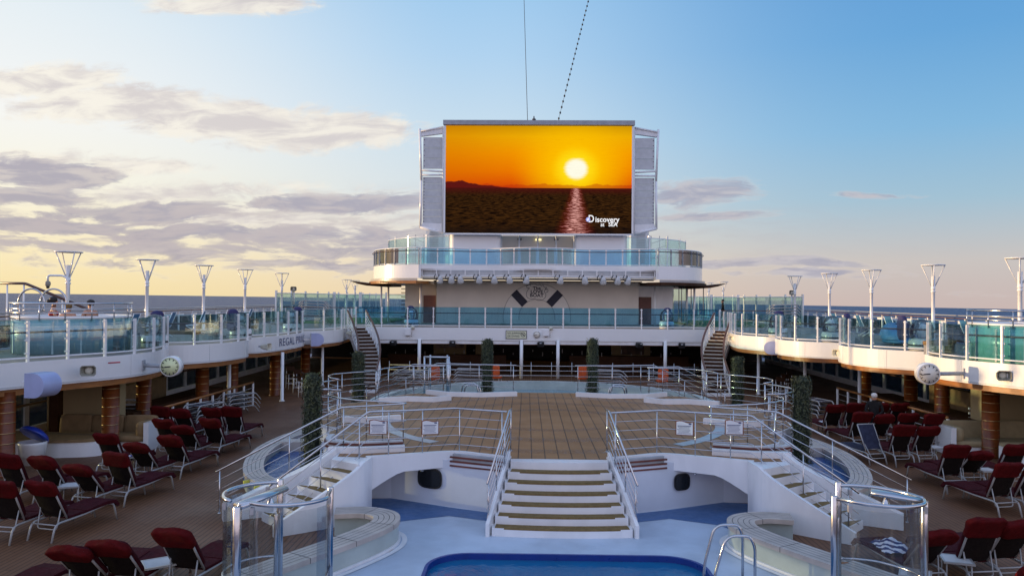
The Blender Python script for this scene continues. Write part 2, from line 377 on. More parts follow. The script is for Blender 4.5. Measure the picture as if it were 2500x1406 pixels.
# ------------------------------------------------------------------ sky
def build_world():
    w = bpy.data.worlds.new('World'); S.world = w; w.use_nodes = True
    t = w.node_tree; t.nodes.clear()
    out = N(t, 'ShaderNodeOutputWorld'); bg = N(t, 'ShaderNodeBackground')
    tc = N(t, 'ShaderNodeTexCoord'); d = tc.outputs['Generated']
    nz = N(t, 'ShaderNodeVectorMath', operation='NORMALIZE'); L(t, d, nz.inputs[0])
    sp = N(t, 'ShaderNodeSeparateXYZ'); L(t, nz.outputs[0], sp.inputs[0])
    x, y, z = sp.outputs
    zh = mth(t, 'ADD', z, mth(t, 'MULTIPLY', x, .008))          # the ship heels half a degree
    el = mth(t, 'MAXIMUM', zh, 0.)
    # warmth: 1 towards the sun at -X, 0 away from it
    wx = mrange(t, x, -.75, .62, 1., 0.)
    def ramp(stops):
        r = N(t, 'ShaderNodeValToRGB'); L(t, mth(t, 'MULTIPLY', el, 1.), r.inputs[0]); e = r.color_ramp.elements
        e[0].position, e[0].color = stops[0][0], (*lin(stops[0][1]), 1); e[1].position, e[1].color = stops[1][0], (*lin(stops[1][1]), 1)
        for p, c in stops[2:]: k = e.new(p); k.color = (*lin(c), 1)
        return r.outputs[0]
    sun = ramp([(0., (252, 231, 176)), (.05, (255, 240, 200)), (.12, (255, 250, 232)), (.2, (252, 252, 250)), (.3, (238, 246, 250)), (.42, (212, 230, 244)), (.65, (150, 185, 222)), (1., (150, 172, 214))])
    mid = ramp([(0., (240, 216, 184)), (.05, (238, 224, 204)), (.12, (222, 230, 234)), (.2, (208, 228, 242)), (.3, (180, 215, 245)), (.42, (150, 200, 242)), (.65, (132, 168, 215)), (1., (150, 172, 214))])
    far = ramp([(0., (206, 188, 184)), (.05, (204, 198, 196)), (.12, (164, 196, 216)), (.2, (132, 186, 226)), (.3, (104, 168, 222)), (.42, (90, 154, 216)), (.65, (112, 148, 202)), (1., (150, 172, 214))])
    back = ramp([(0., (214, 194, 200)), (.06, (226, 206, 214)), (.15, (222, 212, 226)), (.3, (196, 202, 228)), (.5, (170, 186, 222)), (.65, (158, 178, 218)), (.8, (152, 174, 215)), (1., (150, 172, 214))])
    c = mixc(t, mrange(t, wx, 0., .5), far, mid)
    c = mixc(t, mrange(t, wx, .5, 1.), c, sun)
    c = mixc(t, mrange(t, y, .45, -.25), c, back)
    bs = N(t, 'ShaderNodeVectorMath', operation='SCALE'); L(t, c, bs.inputs[0]); L(t, mrange(t, y, .30, -.30, 1., 1.55), bs.inputs['Scale']); c = bs.outputs[0]  # unseen sky behind the camera brightened to lift the shaded whites
    # clouds, laid out by direction (slope across / slope up) in the half of the sky ahead
    ys = mth(t, 'MAXIMUM', y, .08)
    a = mth(t, 'DIVIDE', x, ys); e = mth(t, 'DIVIDE', z, ys)
    ae = N(t, 'ShaderNodeCombineXYZ'); L(t, a, ae.inputs[0]); L(t, e, ae.inputs[1])
    wv = N(t, 'ShaderNodeTexNoise'); wv.inputs['Scale'].default_value = 5.; wv.inputs['Detail'].default_value = 4; L(t, ae.outputs[0], wv.inputs['Vector'])
    wo = N(t, 'ShaderNodeVectorMath', operation='MULTIPLY_ADD'); L(t, wv.outputs['Color'], wo.inputs[0]); wo.inputs[1].default_value = (.10, .03, 0); wo.inputs[2].default_value = (-.05, -.015, 0)
    aw = N(t, 'ShaderNodeVectorMath', operation='ADD'); L(t, ae.outputs[0], aw.inputs[0]); L(t, wo.outputs[0], aw.inputs[1])
    P = aw.outputs[0]
    def blobs(lst):
        acc = None
        for (px, py, sx, sy, k) in lst:
            v = N(t, 'ShaderNodeVectorMath', operation='MULTIPLY_ADD'); L(t, P, v.inputs[0])
            s_ = (F / sx, F / sy, 0); v.inputs[1].default_value = s_
            v.inputs[2].default_value = (-(px - VX) / F * s_[0], -(VY - py) / F * s_[1], 0)
            ln = N(t, 'ShaderNodeVectorMath', operation='LENGTH'); L(t, v.outputs[0], ln.inputs[0])
            g = mrange(t, ln.outputs['Value'], 0., 1.5, k, 0.)
            acc = g if acc is None else mth(t, 'MAXIMUM', acc, g)
        return acc
    dark = blobs([(70, 425, 230, 52, 1.), (60, 480, 200, 34, .95), (340, 520, 330, 40, .95), (120, 556, 330, 26, 1.), (860, 497, 330, 34, 1.), (620, 575, 620, 40, .8), (900, 612, 420, 46, .75), (480, 610, 900, 80, .62), (950, 650, 420, 34, .6),
                  (250, 605, 420, 26, .75), (600, 645, 520, 24, .62), (1690, 468, 190, 44, .85), (1740, 526, 190, 16, .75), (1880, 640, 330, 18, .8), (2060, 470, 190, 12, .55), (1980, 664, 240, 18, .75), (2240, 660, 110, 14, .5), (2300, 706, 320, 12, .35), (1150, 560, 300, 60, .6)])
    lite = blobs([(110, 195, 200, 46, 1.), (270, 258, 280, 50, 1.), (520, 298, 300, 52, 1.), (760, 325, 280, 52, .95), (560, 8, 210, 30, 1.), (320, 410, 170, 24, .7), (1990, 665, 60, 14, .6), (80, 390, 240, 30, .55), (700, 540, 500, 60, .5), (450, 470, 500, 40, .5)])
    n1 = noise(t, xmap(t, P, (5.5, 24, 1)), 1.7, 10, .62, .5)
    n2 = noise(t, xmap(t, P, (9, 46, 1), (3, 1, 0)), 1.6, 8, .60, .3)
    n3 = noise(t, xmap(t, P, (10, 22, 1), (7, 2, 0)), 2.2, 10, .66, .4)
    fwd = mrange(t, y, .15, .4)
    def dens(b, nn, w, lo, hi): return mth(t, 'MULTIPLY', mrange(t, mth(t, 'ADD', b, mth(t, 'MULTIPLY', mth(t, 'SUBTRACT', nn, .5), w)), lo, hi), mth(t, 'MULTIPLY', fwd, mrange(t, b, .02, .2)))
    nd = mth(t, 'ADD', mth(t, 'MULTIPLY', n1, .65), mth(t, 'MULTIPLY', n2, .35))
    dd = dens(dark, nd, 2.3, .28, .72); dl = dens(lite, n3, 1.35, .12, .58)
    base = mixc(t, wx, lin((168, 168, 188)), lin((166, 160, 178)))
    base = mixc(t, mrange(t, n2, .42, .62), base, mixc(t, wx, lin((200, 196, 204)), lin((206, 196, 196))))
    edge = mixc(t, wx, lin((222, 212, 210)), lin((255, 246, 222)))
    c = mixc(t, mth(t, 'MULTIPLY', dl, .92), c, mixc(t, mrange(t, n1, .36, .60), mixc(t, wx, lin((214, 206, 208)), lin((222, 214, 212))), mixc(t, wx, lin((238, 228, 220)), lin((255, 249, 236)))))
    cd = mixc(t, mrange(t, mth(t, 'ADD', dd, mth(t, 'MULTIPLY', mth(t, 'SUBTRACT', n2, .5), .8)), .05, .70), edge, base)
    c = mixc(t, mth(t, 'MULTIPLY', dd, .86), c, cd)
    # streaky veil low over the horizon on the sunny side
    veil = mth(t, 'MULTIPLY', mrange(t, mth(t, 'ADD', n2, mth(t, 'MULTIPLY', n1, .35)), .58, .78, 0, .75), mth(t, 'MULTIPLY', mrange(t, e, .035, .07), mrange(t, e, .16, .09)))
    c = mixc(t, mth(t, 'MULTIPLY', veil, mth(t, 'MULTIPLY', fwd, wx)), c, lin((186, 176, 184)))
    c = mixc(t, mrange(t, zh, -.03, -.004), lin((90, 96, 120)), c)
    # real atmosphere mixed in
    sk = N(t, 'ShaderNodeTexSky', sky_type='NISHITA'); sk.sun_disc = False; sk.sun_elevation = R(4.4); sk.sun_rotation = R(278); sk.altitude = 50
    ms = N(t, 'ShaderNodeMix', data_type='RGBA', blend_type='MIX'); ms.inputs[0].default_value = .06
    L(t, c, ms.inputs[6])
    sc = N(t, 'ShaderNodeVectorMath', operation='SCALE'); L(t, sk.outputs[0], sc.inputs[0]); sc.inputs['Scale'].default_value = .12
    L(t, sc.outputs[0], ms.inputs[7])
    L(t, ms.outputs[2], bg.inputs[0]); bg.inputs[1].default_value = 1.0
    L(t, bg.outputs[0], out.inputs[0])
def lin(c):
    return tuple(((x / 255 + .055) / 1.055) ** 2.4 if x / 255 > .04045 else x / 255 / 12.92 for x in c)
build_world()
sun = bpy.data.lights.new('sun', 'SUN'); sun.energy = 5.0; sun.angle = R(.6); sun.color = (1., .68, .34)
so = bpy.data.objects.new('sun', sun); COL.objects.link(so)
AZ, EL = R(7), R(4.4)
sv = Vector((-math.cos(AZ) * math.cos(EL), math.sin(AZ) * math.cos(EL), math.sin(EL)))
so.rotation_euler = sv.to_track_quat('Z', 'Y').to_euler()
S.view_settings.view_transform = 'Standard'; S.view_settings.look = 'None'; S.view_settings.exposure = 0.; S.view_settings.gamma = 1.
S.cycles.use_denoising = True; S.cycles.max_bounces = 7; S.cycles.transparent_max_bounces = 24; S.cycles.glossy_bounces = 3; S.cycles.diffuse_bounces = 4
S.cycles.caustics_reflective = False; S.cycles.caustics_refractive = False; S.cycles.sample_clamp_indirect = 4.

# ================================================================== setting
def sea():
    m = MB(); n = 160; rad = [0, 60, 200, 800, 3000, 10800]; vs = []; fs = []
    for r in rad[1:]:
        for j in range(n):
            a = 2 * pi * j / n; x, y = r * math.cos(a), r * math.sin(a); vs.append((x, y, -40 - .0083 * x))
    vs.append((0, 0, -40)); k = len(vs) - 1
    for j in range(n): fs.append((k, j, (j + 1) % n))
    for i in range(len(rad) - 2):
        for j in range(n): fs.append((i * n + j, (i + 1) * n + j, (i + 1) * n + (j + 1) % n, i * n + (j + 1) % n))
    m.add(vs, fs, True); structure(m, 'sea', SEA)
sea()
def rrect(x0, x1, y0, y1, r, n=8):
    out = []
    for cx, cy, a0 in ((x1 - r, y1 - r, 0), (x0 + r, y1 - r, 90), (x0 + r, y0 + r, 180), (x1 - r, y0 + r, 270)):
        for i in range(n + 1):
            a = R(a0 + 90 * i / n); out.append((cx + r * math.cos(a), cy + r * math.sin(a)))
    return out
def sheet(name, outer, holes, z, mat):
    bm = bmesh.new(); es = []
    for lp in [outer] + holes:
        vv = [bm.verts.new((x, y, z)) for x, y in lp]
        es += [bm.edges.new((vv[i], vv[(i + 1) % len(vv)])) for i in range(len(vv))]
    bmesh.ops.triangle_fill(bm, edges=es, use_beauty=True)
    for f in bm.faces:
        if f.normal.z < 0: f.normal_flip()
    me = bpy.data.meshes.new(name); bm.to_mesh(me); bm.free(); me.materials.append(mat)
    o = bpy.data.objects.new(name, me); COL.objects.link(o); return o
POOL = rrect(-2.5, 2.5, 8.6, 14.32, .75)
o = sheet('pool_deck', [(-17.6, 3), (17.6, 3), (17.6, 95), (-17.6, 95)], [POOL], 0, DECK); o['kind'] = 'structure'
SURR = [(-4.4, 15.95), (-3.9, 18.3), (3.9, 18.3), (4.4, 15.95), (3.3, 15.2), (3.2, 14.4), (3.75, 13.6), (5.2, 11.3), (6, 9.5), (6, 5), (-6, 5), (-6, 9.5), (-5.2, 11.3), (-3.75, 13.6), (-3.2, 14.4), (-3.3, 15.2)]
o = sheet('pool_surround', SURR, [POOL], .006, PALEW); o['kind'] = 'structure'
for s in (-1, 1):
    m = MB(); poly = [(s * x, y) for x, y in ((1.45, 16.35), (2.38, 16.72), (3.35, 16.28), (3.9, 15.2), (4.25, 16.0), (4.5, 18.02), (3.9, 18.12), (2.42, 17.38), (1.45, 16.98))]
    m.add([(*p, .011) for p in poly], [list(range(len(poly)))]); structure(m, 'painted_floor_patch', DBLUE)
# swimming pool
t = thing('swimming_pool', 'blue sunken swimming pool with a rounded dark blue rim, closest to the camera', 'pool', (0, 11.5, 0))
m = MB(); pin = rrect(-2.42, 2.42, 8.68, 14.24, .68)
m.wall(POOL + POOL[:1], -1.4, .016, .06, 1); m.build('rim', RIMB, t)
m = MB(); m.add([(*p, -1.35) for p in POOL], [list(range(len(POOL)))]); m.build('basin_floor', BASIN, t)
m = MB(); m.add([(*p, -.09) for p in POOL], [list(range(len(POOL)))]); m.build('water', POOLW, t)

# ------------------------------------------------------------------ stage
HALF = [(1.05, 17.0), (1.75, 17.35), (2.4, 17.6), (3.3, 17.3), (4.25, 16.95), (4.95, 17.0), (5.0, 17.75), (4.7, 18.5), (4.95, 18.75), (5.5, 19.2), (5.85, 19.75), (5.93, 20.2), (5.74, 20.75),
        (6.2, 21.0), (6.75, 21.7), (6.9, 22.5), (6.5, 23.4), (6.9, 23.9), (7.08, 24.6), (6.9, 25.3), (6.2, 26.0), (5.8, 26.6), (5.7, 27.3), (5.0, 28.2), (3.7, 28.5), (1.2, 28.9)]
t = thing('stage', 'raised teak stage with white sides in the middle of the pool deck', 'stage', (0, 22, 0))
poly = [(x, y) for x, y in HALF] + [(-x, y) for x, y in HALF[::-1]]
inner = [(x, y) if y > 18.6 or x < 1.2 else (x, max(y, {1.75: 17.35}.get(x, 18.2))) for x, y in HALF]
core = [(1.05, 17.0), (1.5, 17.02), (2.42, 17.42), (3.9, 18.15), (4.55, 18.1)] + HALF[7:]
m = MB(); m.prism(core + [(-x, y) for x, y in core[::-1]], 0, 1.05); m.build('base_wall', NICHE, t)
m = MB(); m.prism(poly, 1.055, 1.194); m.build('platform_edge', WHITE, t)
m = MB(); pin = [(x * .992, 22 + (y - 22) * .992) for x, y in poly]; m.add([(*p, 1.199) for p in pin], [list(range(len(pin)))]); m.build('teak_surface', STAGE, t)
for s in (-1, 1):
    # fascia band in front of the recess, ending in the arch beside the stairs
    fp = smooth([(s * 1.1, 17.0), (s * 1.75, 17.3), (s * 2.4, 17.56), (s * 3.3, 17.24), (s * 4.22, 16.86)], 6)
    k = len(fp) - 1
    m = MB(); m.wall(fp, lambda i: .92 - .07 * min(1, i / k / .8) - .42 * max(0, (i / k - .80) / .2) ** 1.2, 1.235, .12, s); m.build('fascia_band', WHITE, t)
    m = MB(); m.wall(smooth([(s * 1.2, 16.985), (s * 1.75, 17.23), (s * 2.36, 17.50)], 6), .90, 1.21, .07, -s)
    m.build('slat_backing', GREY, t)
    for q in range(3):
        m = MB(); m.wall(offset(smooth([(s * 1.16, 16.965), (s * 1.75, 17.20), (s * 2.42, 17.48)], 6), .03 * s), .93 + q * .095, .965 + q * .095, .05, -s); m.build('wooden_slat', SLATW, t)
    # slatted pods either side
    pp = smooth([(s * 3.6, 17.95), (s * 4.4, 17.7), (s * 5.15, 17.75), (s * 5.45, 18.1), (s * 5.5, 18.7)], 6)
    m = MB(); m.wall(pp, 1.21, 1.40, .12, s); m.build('pod_back', LGREY, t)
    for q in range(2):
        m = MB(); m.wall(offset(pp, .04 * s), 1.24 + q * .085, 1.28 + q * .085, .04, s); m.build('wooden_slat', SLATW, t)
    m = MB(); m.wall([(s * 3.5, 17.62), (s * 4.4, 17.34), (s * 5.2, 17.32)], 1.203, 1.34, .14, s); m.build('white_kerb', WHITE, t)
    m = MB(); m.wall([(s * 3.4, 26.55), (s * 3.9, 26.1), (s * 4.8, 26.2), (s * 5.7, 25.7)], 1.203, 1.37, .16, -s); m.build('white_kerb', WHITE, t)
    m = MB(); m.wall([(s * 1.1, 27.9), (s * 2.3, 27.5), (s * 3.5, 27.6), (s * 4.3, 28.2)], 1.203, 1.36, .16, -s); m.build('white_kerb', WHITE, t)
    m = MB(); m.wall([(s * 4.3, 22.0), (s * 5.2, 21.5), (s * 5.9, 21.6)], 1.203, 1.36, .16, s); m.build('white_kerb', WHITE, t)
    # porthole
    hp = []
    w_, h_ = (.27, .21) if s < 0 else (.18, .17)
    for i in range(24):
        a = 2 * pi * i / 24; ca, sa = math.cos(a), math.sin(a)
        hp.append((math.copysign(abs(ca) ** .6, ca) * w_, math.copysign(abs(sa) ** .6, sa) * h_))
    yc = 17.66 if s < 0 else 17.58; xc = -2.93 if s < 0 else 2.82; dy = .487
    for nm, sc, mt, pr in (('porthole_frame', 1.1, BLACK, .02), ('porthole_glass', .93, DARKW, .03)):
        m = MB(); vs = [(xc + a * sc, yc + abs(1) * (s * a * sc) * dy - pr - .01, .60 + b * sc) for a, b in hp] + [(xc + a * sc, yc + (s * a * sc) * dy + .05, .60 + b * sc) for a, b in hp]
        n = 24; m.add(vs, [list(range(n)), list(range(2 * n - 1, n - 1, -1))] + [(i, (i + 1) % n, n + (i + 1) % n, n + i) for i in range(n)]); m.build(nm, mt, t)
# ring drain and film on the stage floor
def ringband(r0, r1, a0, a1, c=(0, 22.6), fy=1., n=60):
    A = [(c[0] + r0 * math.cos(R(a0 + (a1 - a0) * i / n)), c[1] + fy * r0 * math.sin(R(a0 + (a1 - a0) * i / n))) for i in range(n + 1)]
    B = [(c[0] + r1 * math.cos(R(a0 + (a1 - a0) * i / n)), c[1] + fy * r1 * math.sin(R(a0 + (a1 - a0) * i / n))) for i in range(n + 1)]
    return A, B
for a0, a1 in ((188, 232), (308, 352)):
    m = MB(); m.strip(*ringband(4.65, 4.98, a0, a1), 1.206); m.build('drain_grate', BRUSH, t)
for r0, r1, fy in ((4.55, 5.0, 1.), (3.1, 3.6, 1.), (1.9, 2.3, .9)):
    for a0, a1 in ((24, 158), (232, 308)):
        m = MB(); m.strip(*ringband(r0, r1, a0, a1, fy=fy), 1.204); m.build('clear_film_strip', STREAK, t)

# central stairs
t = thing('central_stairs', 'wide white stairs with brown treads rising from the pool to the stage', 'stairs', (0, 16, 0))
def arcline(hw, y, b=.09, n=10): return [(-hw + 2 * hw * i / n, y - b * (1 - (2 * i / n - 1) ** 2)) for i in range(n + 1)]
NS = 7
for i in range(NS):
    z = 1.2 * (i + 1) / NS; y0 = 15.36 + 1.62 * i / NS; hw = 1.40 - .34 * i / (NS - 1)
    front = arcline(hw, y0); back = [(hw, 17.02), (-hw, 17.02)]
    m = MB(); m.prism(front + back, 0 if i == 0 else 1.2 * i / NS + .001, z - (.004 if i == NS - 1 else 0)); m.build('riser', WHITE, t)
    if i < NS - 1:
        m = MB(); f = arcline(hw - .06, y0 - .006); b = arcline(hw - .08, y0 + .222); m.prism(f + b[::-1], z - .026, z + .012); m.build('tread', PAD, t)
for s in (-1, 1):
    m = MB(); vs = []
    A = (s * 1.45, 15.3); B = (s * 1.07, 16.96)
    for th in (0, s * .07):
        vs += [(A[0] + th, A[1], 0), (A[0] + th, A[1], .26), (B[0] + th, B[1], 1.36), (B[0] + th, B[1] + .1, 1.36), (B[0] + th, B[1] + .1, 0)]
    m.add(vs, [(0, 1, 2, 3, 4), (9, 8, 7, 6, 5)] + [(i, (i + 1) % 5, 5 + (i + 1) % 5, 5 + i) for i in range(5)]); m.build('stringer', WHITE, t)

# side stairs
for s, lab in ((-1, 'curved white side stairs going down to the deck by the blue bin'), (1, 'curved white side stairs going down to the deck by the sunlit pillar')):
    t = thing('side_stairs', lab, 'stairs', (s * 5.4, 16.2, 0), 'side stairs of the stage')
    Rp = [(s * (4.26 + .202 * i), 16.28 - .155 * i) for i in range(8)]; Lp = [(s * (4.97 + .222 * i), 16.75 - .09 * i) for i in range(8)]
    for i in range(1, 8):
        z = 1.2 - .171 * i; 
        if z < .01: break
        m = MB(); m.prism([Rp[i], Lp[i], Lp[i - 1], Rp[i - 1]] if i < 7 else [Rp[6], Lp[6], Lp[5], Rp[5]], 0, z); m.build('step', WHITE, t)
        a, b, c, d = [Vector(p) for p in (Rp[i], Lp[i], Lp[i - 1], Rp[i - 1])]
        q = [a.lerp(b, .05).lerp(d, .10), a.lerp(b, .97).lerp(c, .12), a.lerp(b, .72).lerp(d.lerp(c, .72), .93), a.lerp(b, .05).lerp(d, .93)]
        m = MB(); m.prism([tuple(k) for k in q], z + .002, z + .012); m.build('tread', PAD, t)
    # solid inner wall
    ip = smooth([(s * 4.20, 16.88), (s * 4.30, 16.30), (s * 4.95, 15.72), (s * 5.72, 15.16)], 8); n = len(ip) - 1
    m = MB(); m.wall(ip, 0, lambda i: 1.235 if i < n * .28 else 1.235 - 1.0 * ((i / n - .28) / .72), .10, -s); m.build('inner_wall', WHITE, t)
    # landing under the platform corner
    m = MB(); m.prism([(s * 4.2, 16.9), (s * 4.26, 16.26), (s * 4.97, 16.75), (s * 5.0, 17.1)], 0, 1.196); m.build('landing', WHITE, t)
    op = smooth([(s * 4.98, 17.25), (s * 5.5, 16.95), (s * 6.3, 16.5), (s * 7.08, 16.1)], 6); n2 = len(op) - 1
    m = MB(); m.wall(op, 0, lambda i: 1.33 - 1.03 * (i / n2), .26, s); m.build('outer_kerb', WHITE, t)

# handrails -----------------------------------------------------------
def railing(name, label, path, zt, foot, posts, nlow=4, dz=.205, r=.021, r2=.0085, group=None, closed_end=None, top_r=.06):
    """path: 2-D points; zt: height of the top rail at each point; foot(x, y): height of the post's foot"""
    P3 = [(x, y, z) for (x, y), z in zip(path, zt)]
    t = thing(name, label, 'railing', (path[0][0], path[0][1], 0), group)
    f = fillet(P3, top_r, 4)
    m = MB(); m.tube(f, r); m.build('handrail', STEEL, t)
    for k in range(nlow):
        m = MB(); m.tube([(p[0], p[1], p[2] - dz * (k + 1)) for p in f], r2, n=6); m.build('lower_rail', STEEL, t)
    s = lens(P3)
    for u in posts:
        p = atlen(P3, s, s[-1] * u); zf = foot(p.x, p.y)
        m = MB(); m.tube([(p.x, p.y, zf), (p.x, p.y, p.z - .005)], .014, n=6); m.lathe([(.04, zf), (.04, zf + .015), (.018, zf + .02)], (p.x, p.y, 0), 8); m.build('post', STEEL, t)
    return t
stg = lambda x, y: 1.2
SIDE = {-1: 'shaded', 1: 'sunlit'}
for s in (-1, 1):
    sd = SIDE[s]
    mir = lambda L_: [(s * x, y) for x, y in L_]
    railing('front_railing', f'steel front railing with notices running from the stage down the {sd} side stairs', mir([(5.89, 15.45), (4.22, 17.0), (3.37, 17.26), (2.36, 17.68), (1.16, 17.2)]), [.92, 2.2, 2.2, 2.2, 2.2],
            lambda x, y: (.82 if abs(x) < 4.3 else max(0, .95 - (abs(x) - 4.2) * .62)), [.04, .22, .40, .52, .65, .80, .98])
    railing('outer_railing', f'steel outer railing with a hairpin end beside the {sd} side stairs', mir([(7.26, 16.14), (4.97, 17.62), (3.64, 18.30), (3.58, 18.42), (4.9, 18.86), (5.45, 19.25), (5.83, 19.75), (5.93, 20.15), (5.72, 20.8)]),
            [1.03, 2.2, 2.2, 2.2, 2.2, 2.2, 2.2, 2.2, 2.2], lambda x, y: 1.2 if y > 17.55 else max(.0, 1.25 - (abs(x) - 5.) * .5), [.01, .2, .36, .47, .56, .68, .80, .9, .99], 4)
    railing('lobe_railing', f'steel railing curling round the middle lobe of the stage, {sd} side', mir([(5.78, 20.9), (6.3, 20.98), (6.75, 21.6), (6.87, 22.4), (6.7, 23.0), (6.45, 23.45)]), [2.2] * 6, stg, [.02, .35, .7, .98], 4)
    railing('lobe_railing', f'steel railing curling round the far lobe of the stage, {sd} side', mir([(6.48, 23.55), (6.85, 23.95), (7.06, 24.5), (7.03, 25.1), (6.5, 25.75), (5.82, 26.3)]), [2.2] * 6, stg, [.02, .3, .6, .98], 4)
    railing('corner_railing', f'steel railing at the far corner of the stage, {sd} side', mir([(5.84, 26.5), (5.8, 27.2), (5.4, 27.9), (4.8, 28.25), (3.72, 28.4)]), [2.2] * 5, stg, [.02, .3, .65, .98], 4)
    railing('ramp_railing', f'steel railing sloping off the back of the stage, {sd} side, nearer one', mir([(3.75, 28.65), (5.0, 29.0), (7.0, 29.9)]), [2.2, 2.2, 1.2], lambda x, y: 1.2 if abs(x) < 5 else 1.2 - (abs(x) - 5) * .5, [.02, .35, .68, .98], 4)
    railing('ramp_railing', f'steel railing sloping off the back of the stage, {sd} side, farther one', mir([(1.1, 29.0), (2.6, 29.2), (4.15, 29.55), (6.3, 30.6)]), [2.2, 2.2, 2.2, 1.15], lambda x, y: 1.2 if abs(x) < 4.2 else 1.2 - (abs(x) - 4.2) * .5, [.02, .25, .45, .62, .82, .98], 4)
    railing('stair_railing', f'steel handrail descending the central stairs on the {sd} side', mir([(1.50, 15.42), (1.10, 16.95), (1.06, 17.25)]), [1.02, 2.26, 2.26], lambda x, y: max(.02, (y - 15.4) * .75), [.05, .35, .68, .97], 5, .17)
    # pool-bench railing posts with chain look
m = MB()

# notices on the front railings
for i, (x, y, z, rz, lab) in enumerate(((-4.0, 17.02, 1.86, .10, 'white rule notice in a brown frame, outermost on the shaded-side front railing'), (-2.9, 17.41, 1.80, .28, 'white rule notice in a brown frame, nearest the stairs on the shaded-side railing'),
                                   (2.84, 17.42, 1.84, -.28, 'white rule notice in a brown frame, nearest the stairs on the sunlit-side railing'), (3.85, 17.07, 1.93, -.10, 'white rule notice in a brown frame, outermost on the sunlit-side front railing'))):
    t = thing('notice_board', lab, 'sign', (x, y, z), 'notices tied to the stage railings', False, rz)
    w, hh = .40, .31
    def wavy(w, hh, d):
        top = [(-w / 2 + w * k / 10, hh / 2 + .018 * math.sin(2 * pi * k / 10)) for k in range(11)]
        return top + [(w / 2, -hh / 2), (-w / 2, -hh / 2)]
    for nm, sc, mt, yy in (('frame', 1., SIGNF, -.022), ('paper', .90, SIGNW, -.034)):
        pts = wavy(w * sc, hh * sc, 0); n = len(pts); mm = MB()
        mm.add([(a, yy, b) for a, b in pts] + [(a, yy + .015, b) for a, b in pts], [list(range(n)), list(range(2 * n - 1, n - 1, -1))] + [(k, (k + 1) % n, n + (k + 1) % n, n + k) for k in range(n)]); mm.build(nm, mt, t)
    mm = MB()
    for k in range(7): mm.box((-.01 - .01 * (k % 2), -.036, .055 - .027 * k), (.29 - .03 * (k % 3), .002, .007 if k else .014))
    mm.box((.12, -.036, .105), (.06, .002, .03)); mm.build('printed_lines', INKB, t)

# ------------------------------------------------------------------ path-based tiled benches / pool rims
def tiled(name, label, cat, path, w, z, base_in=.12, cuts=1.0, sgn=1, group=None, lines=4, rim=.09):
    t = thing(name, label, cat, (path[0][0], path[0][1], 0), group)
    A = offset(path, w / 2 * sgn); B = offset(path, -w / 2 * sgn)
    m = MB(); m.prism(A + B[::-1], z - rim, z); m.build('tiled_top', TILE, t)
    A2 = offset(path, (w / 2 - base_in) * sgn); B2 = offset(path, -(w / 2 - .03) * sgn)
    m = MB(); m.prism(A2 + B2[::-1], 0, z - rim - .001); m.build('base', TILEW, t)
    m = MB()
    for k in range(lines):
        d = -w / 2 + w * (k + 1) / (lines + 1); m.strip(offset(path, d - .005), offset(path, d + .005), z + .003)
    s = lens(path); u = cuts * .7
    while u < s[-1]:
        p = atlen(path, s, u); q = atlen(path, s, min(s[-1], u + .02)); tt = (q - p).normalized(); nn = Vector((tt.y, -tt.x)) * w / 2
        m.add([(*(p + nn), z + .003), (*(p - nn), z + .003), (*(p - nn + tt * .012), z + .003), (*(p + nn + tt * .012), z + .003)], [(0, 1, 2, 3)])
        for sg in (1, -1):
            e = p + nn * sg * 1.004
            m.add([(*e, z + .002), (*(e + tt * .012), z + .002), (*(e + tt * .012), z - rim), (*e, z - rim)], [(0, 1, 2, 3)])
        u += cuts
    m.build('grout_lines', GROUT, t)
    return t
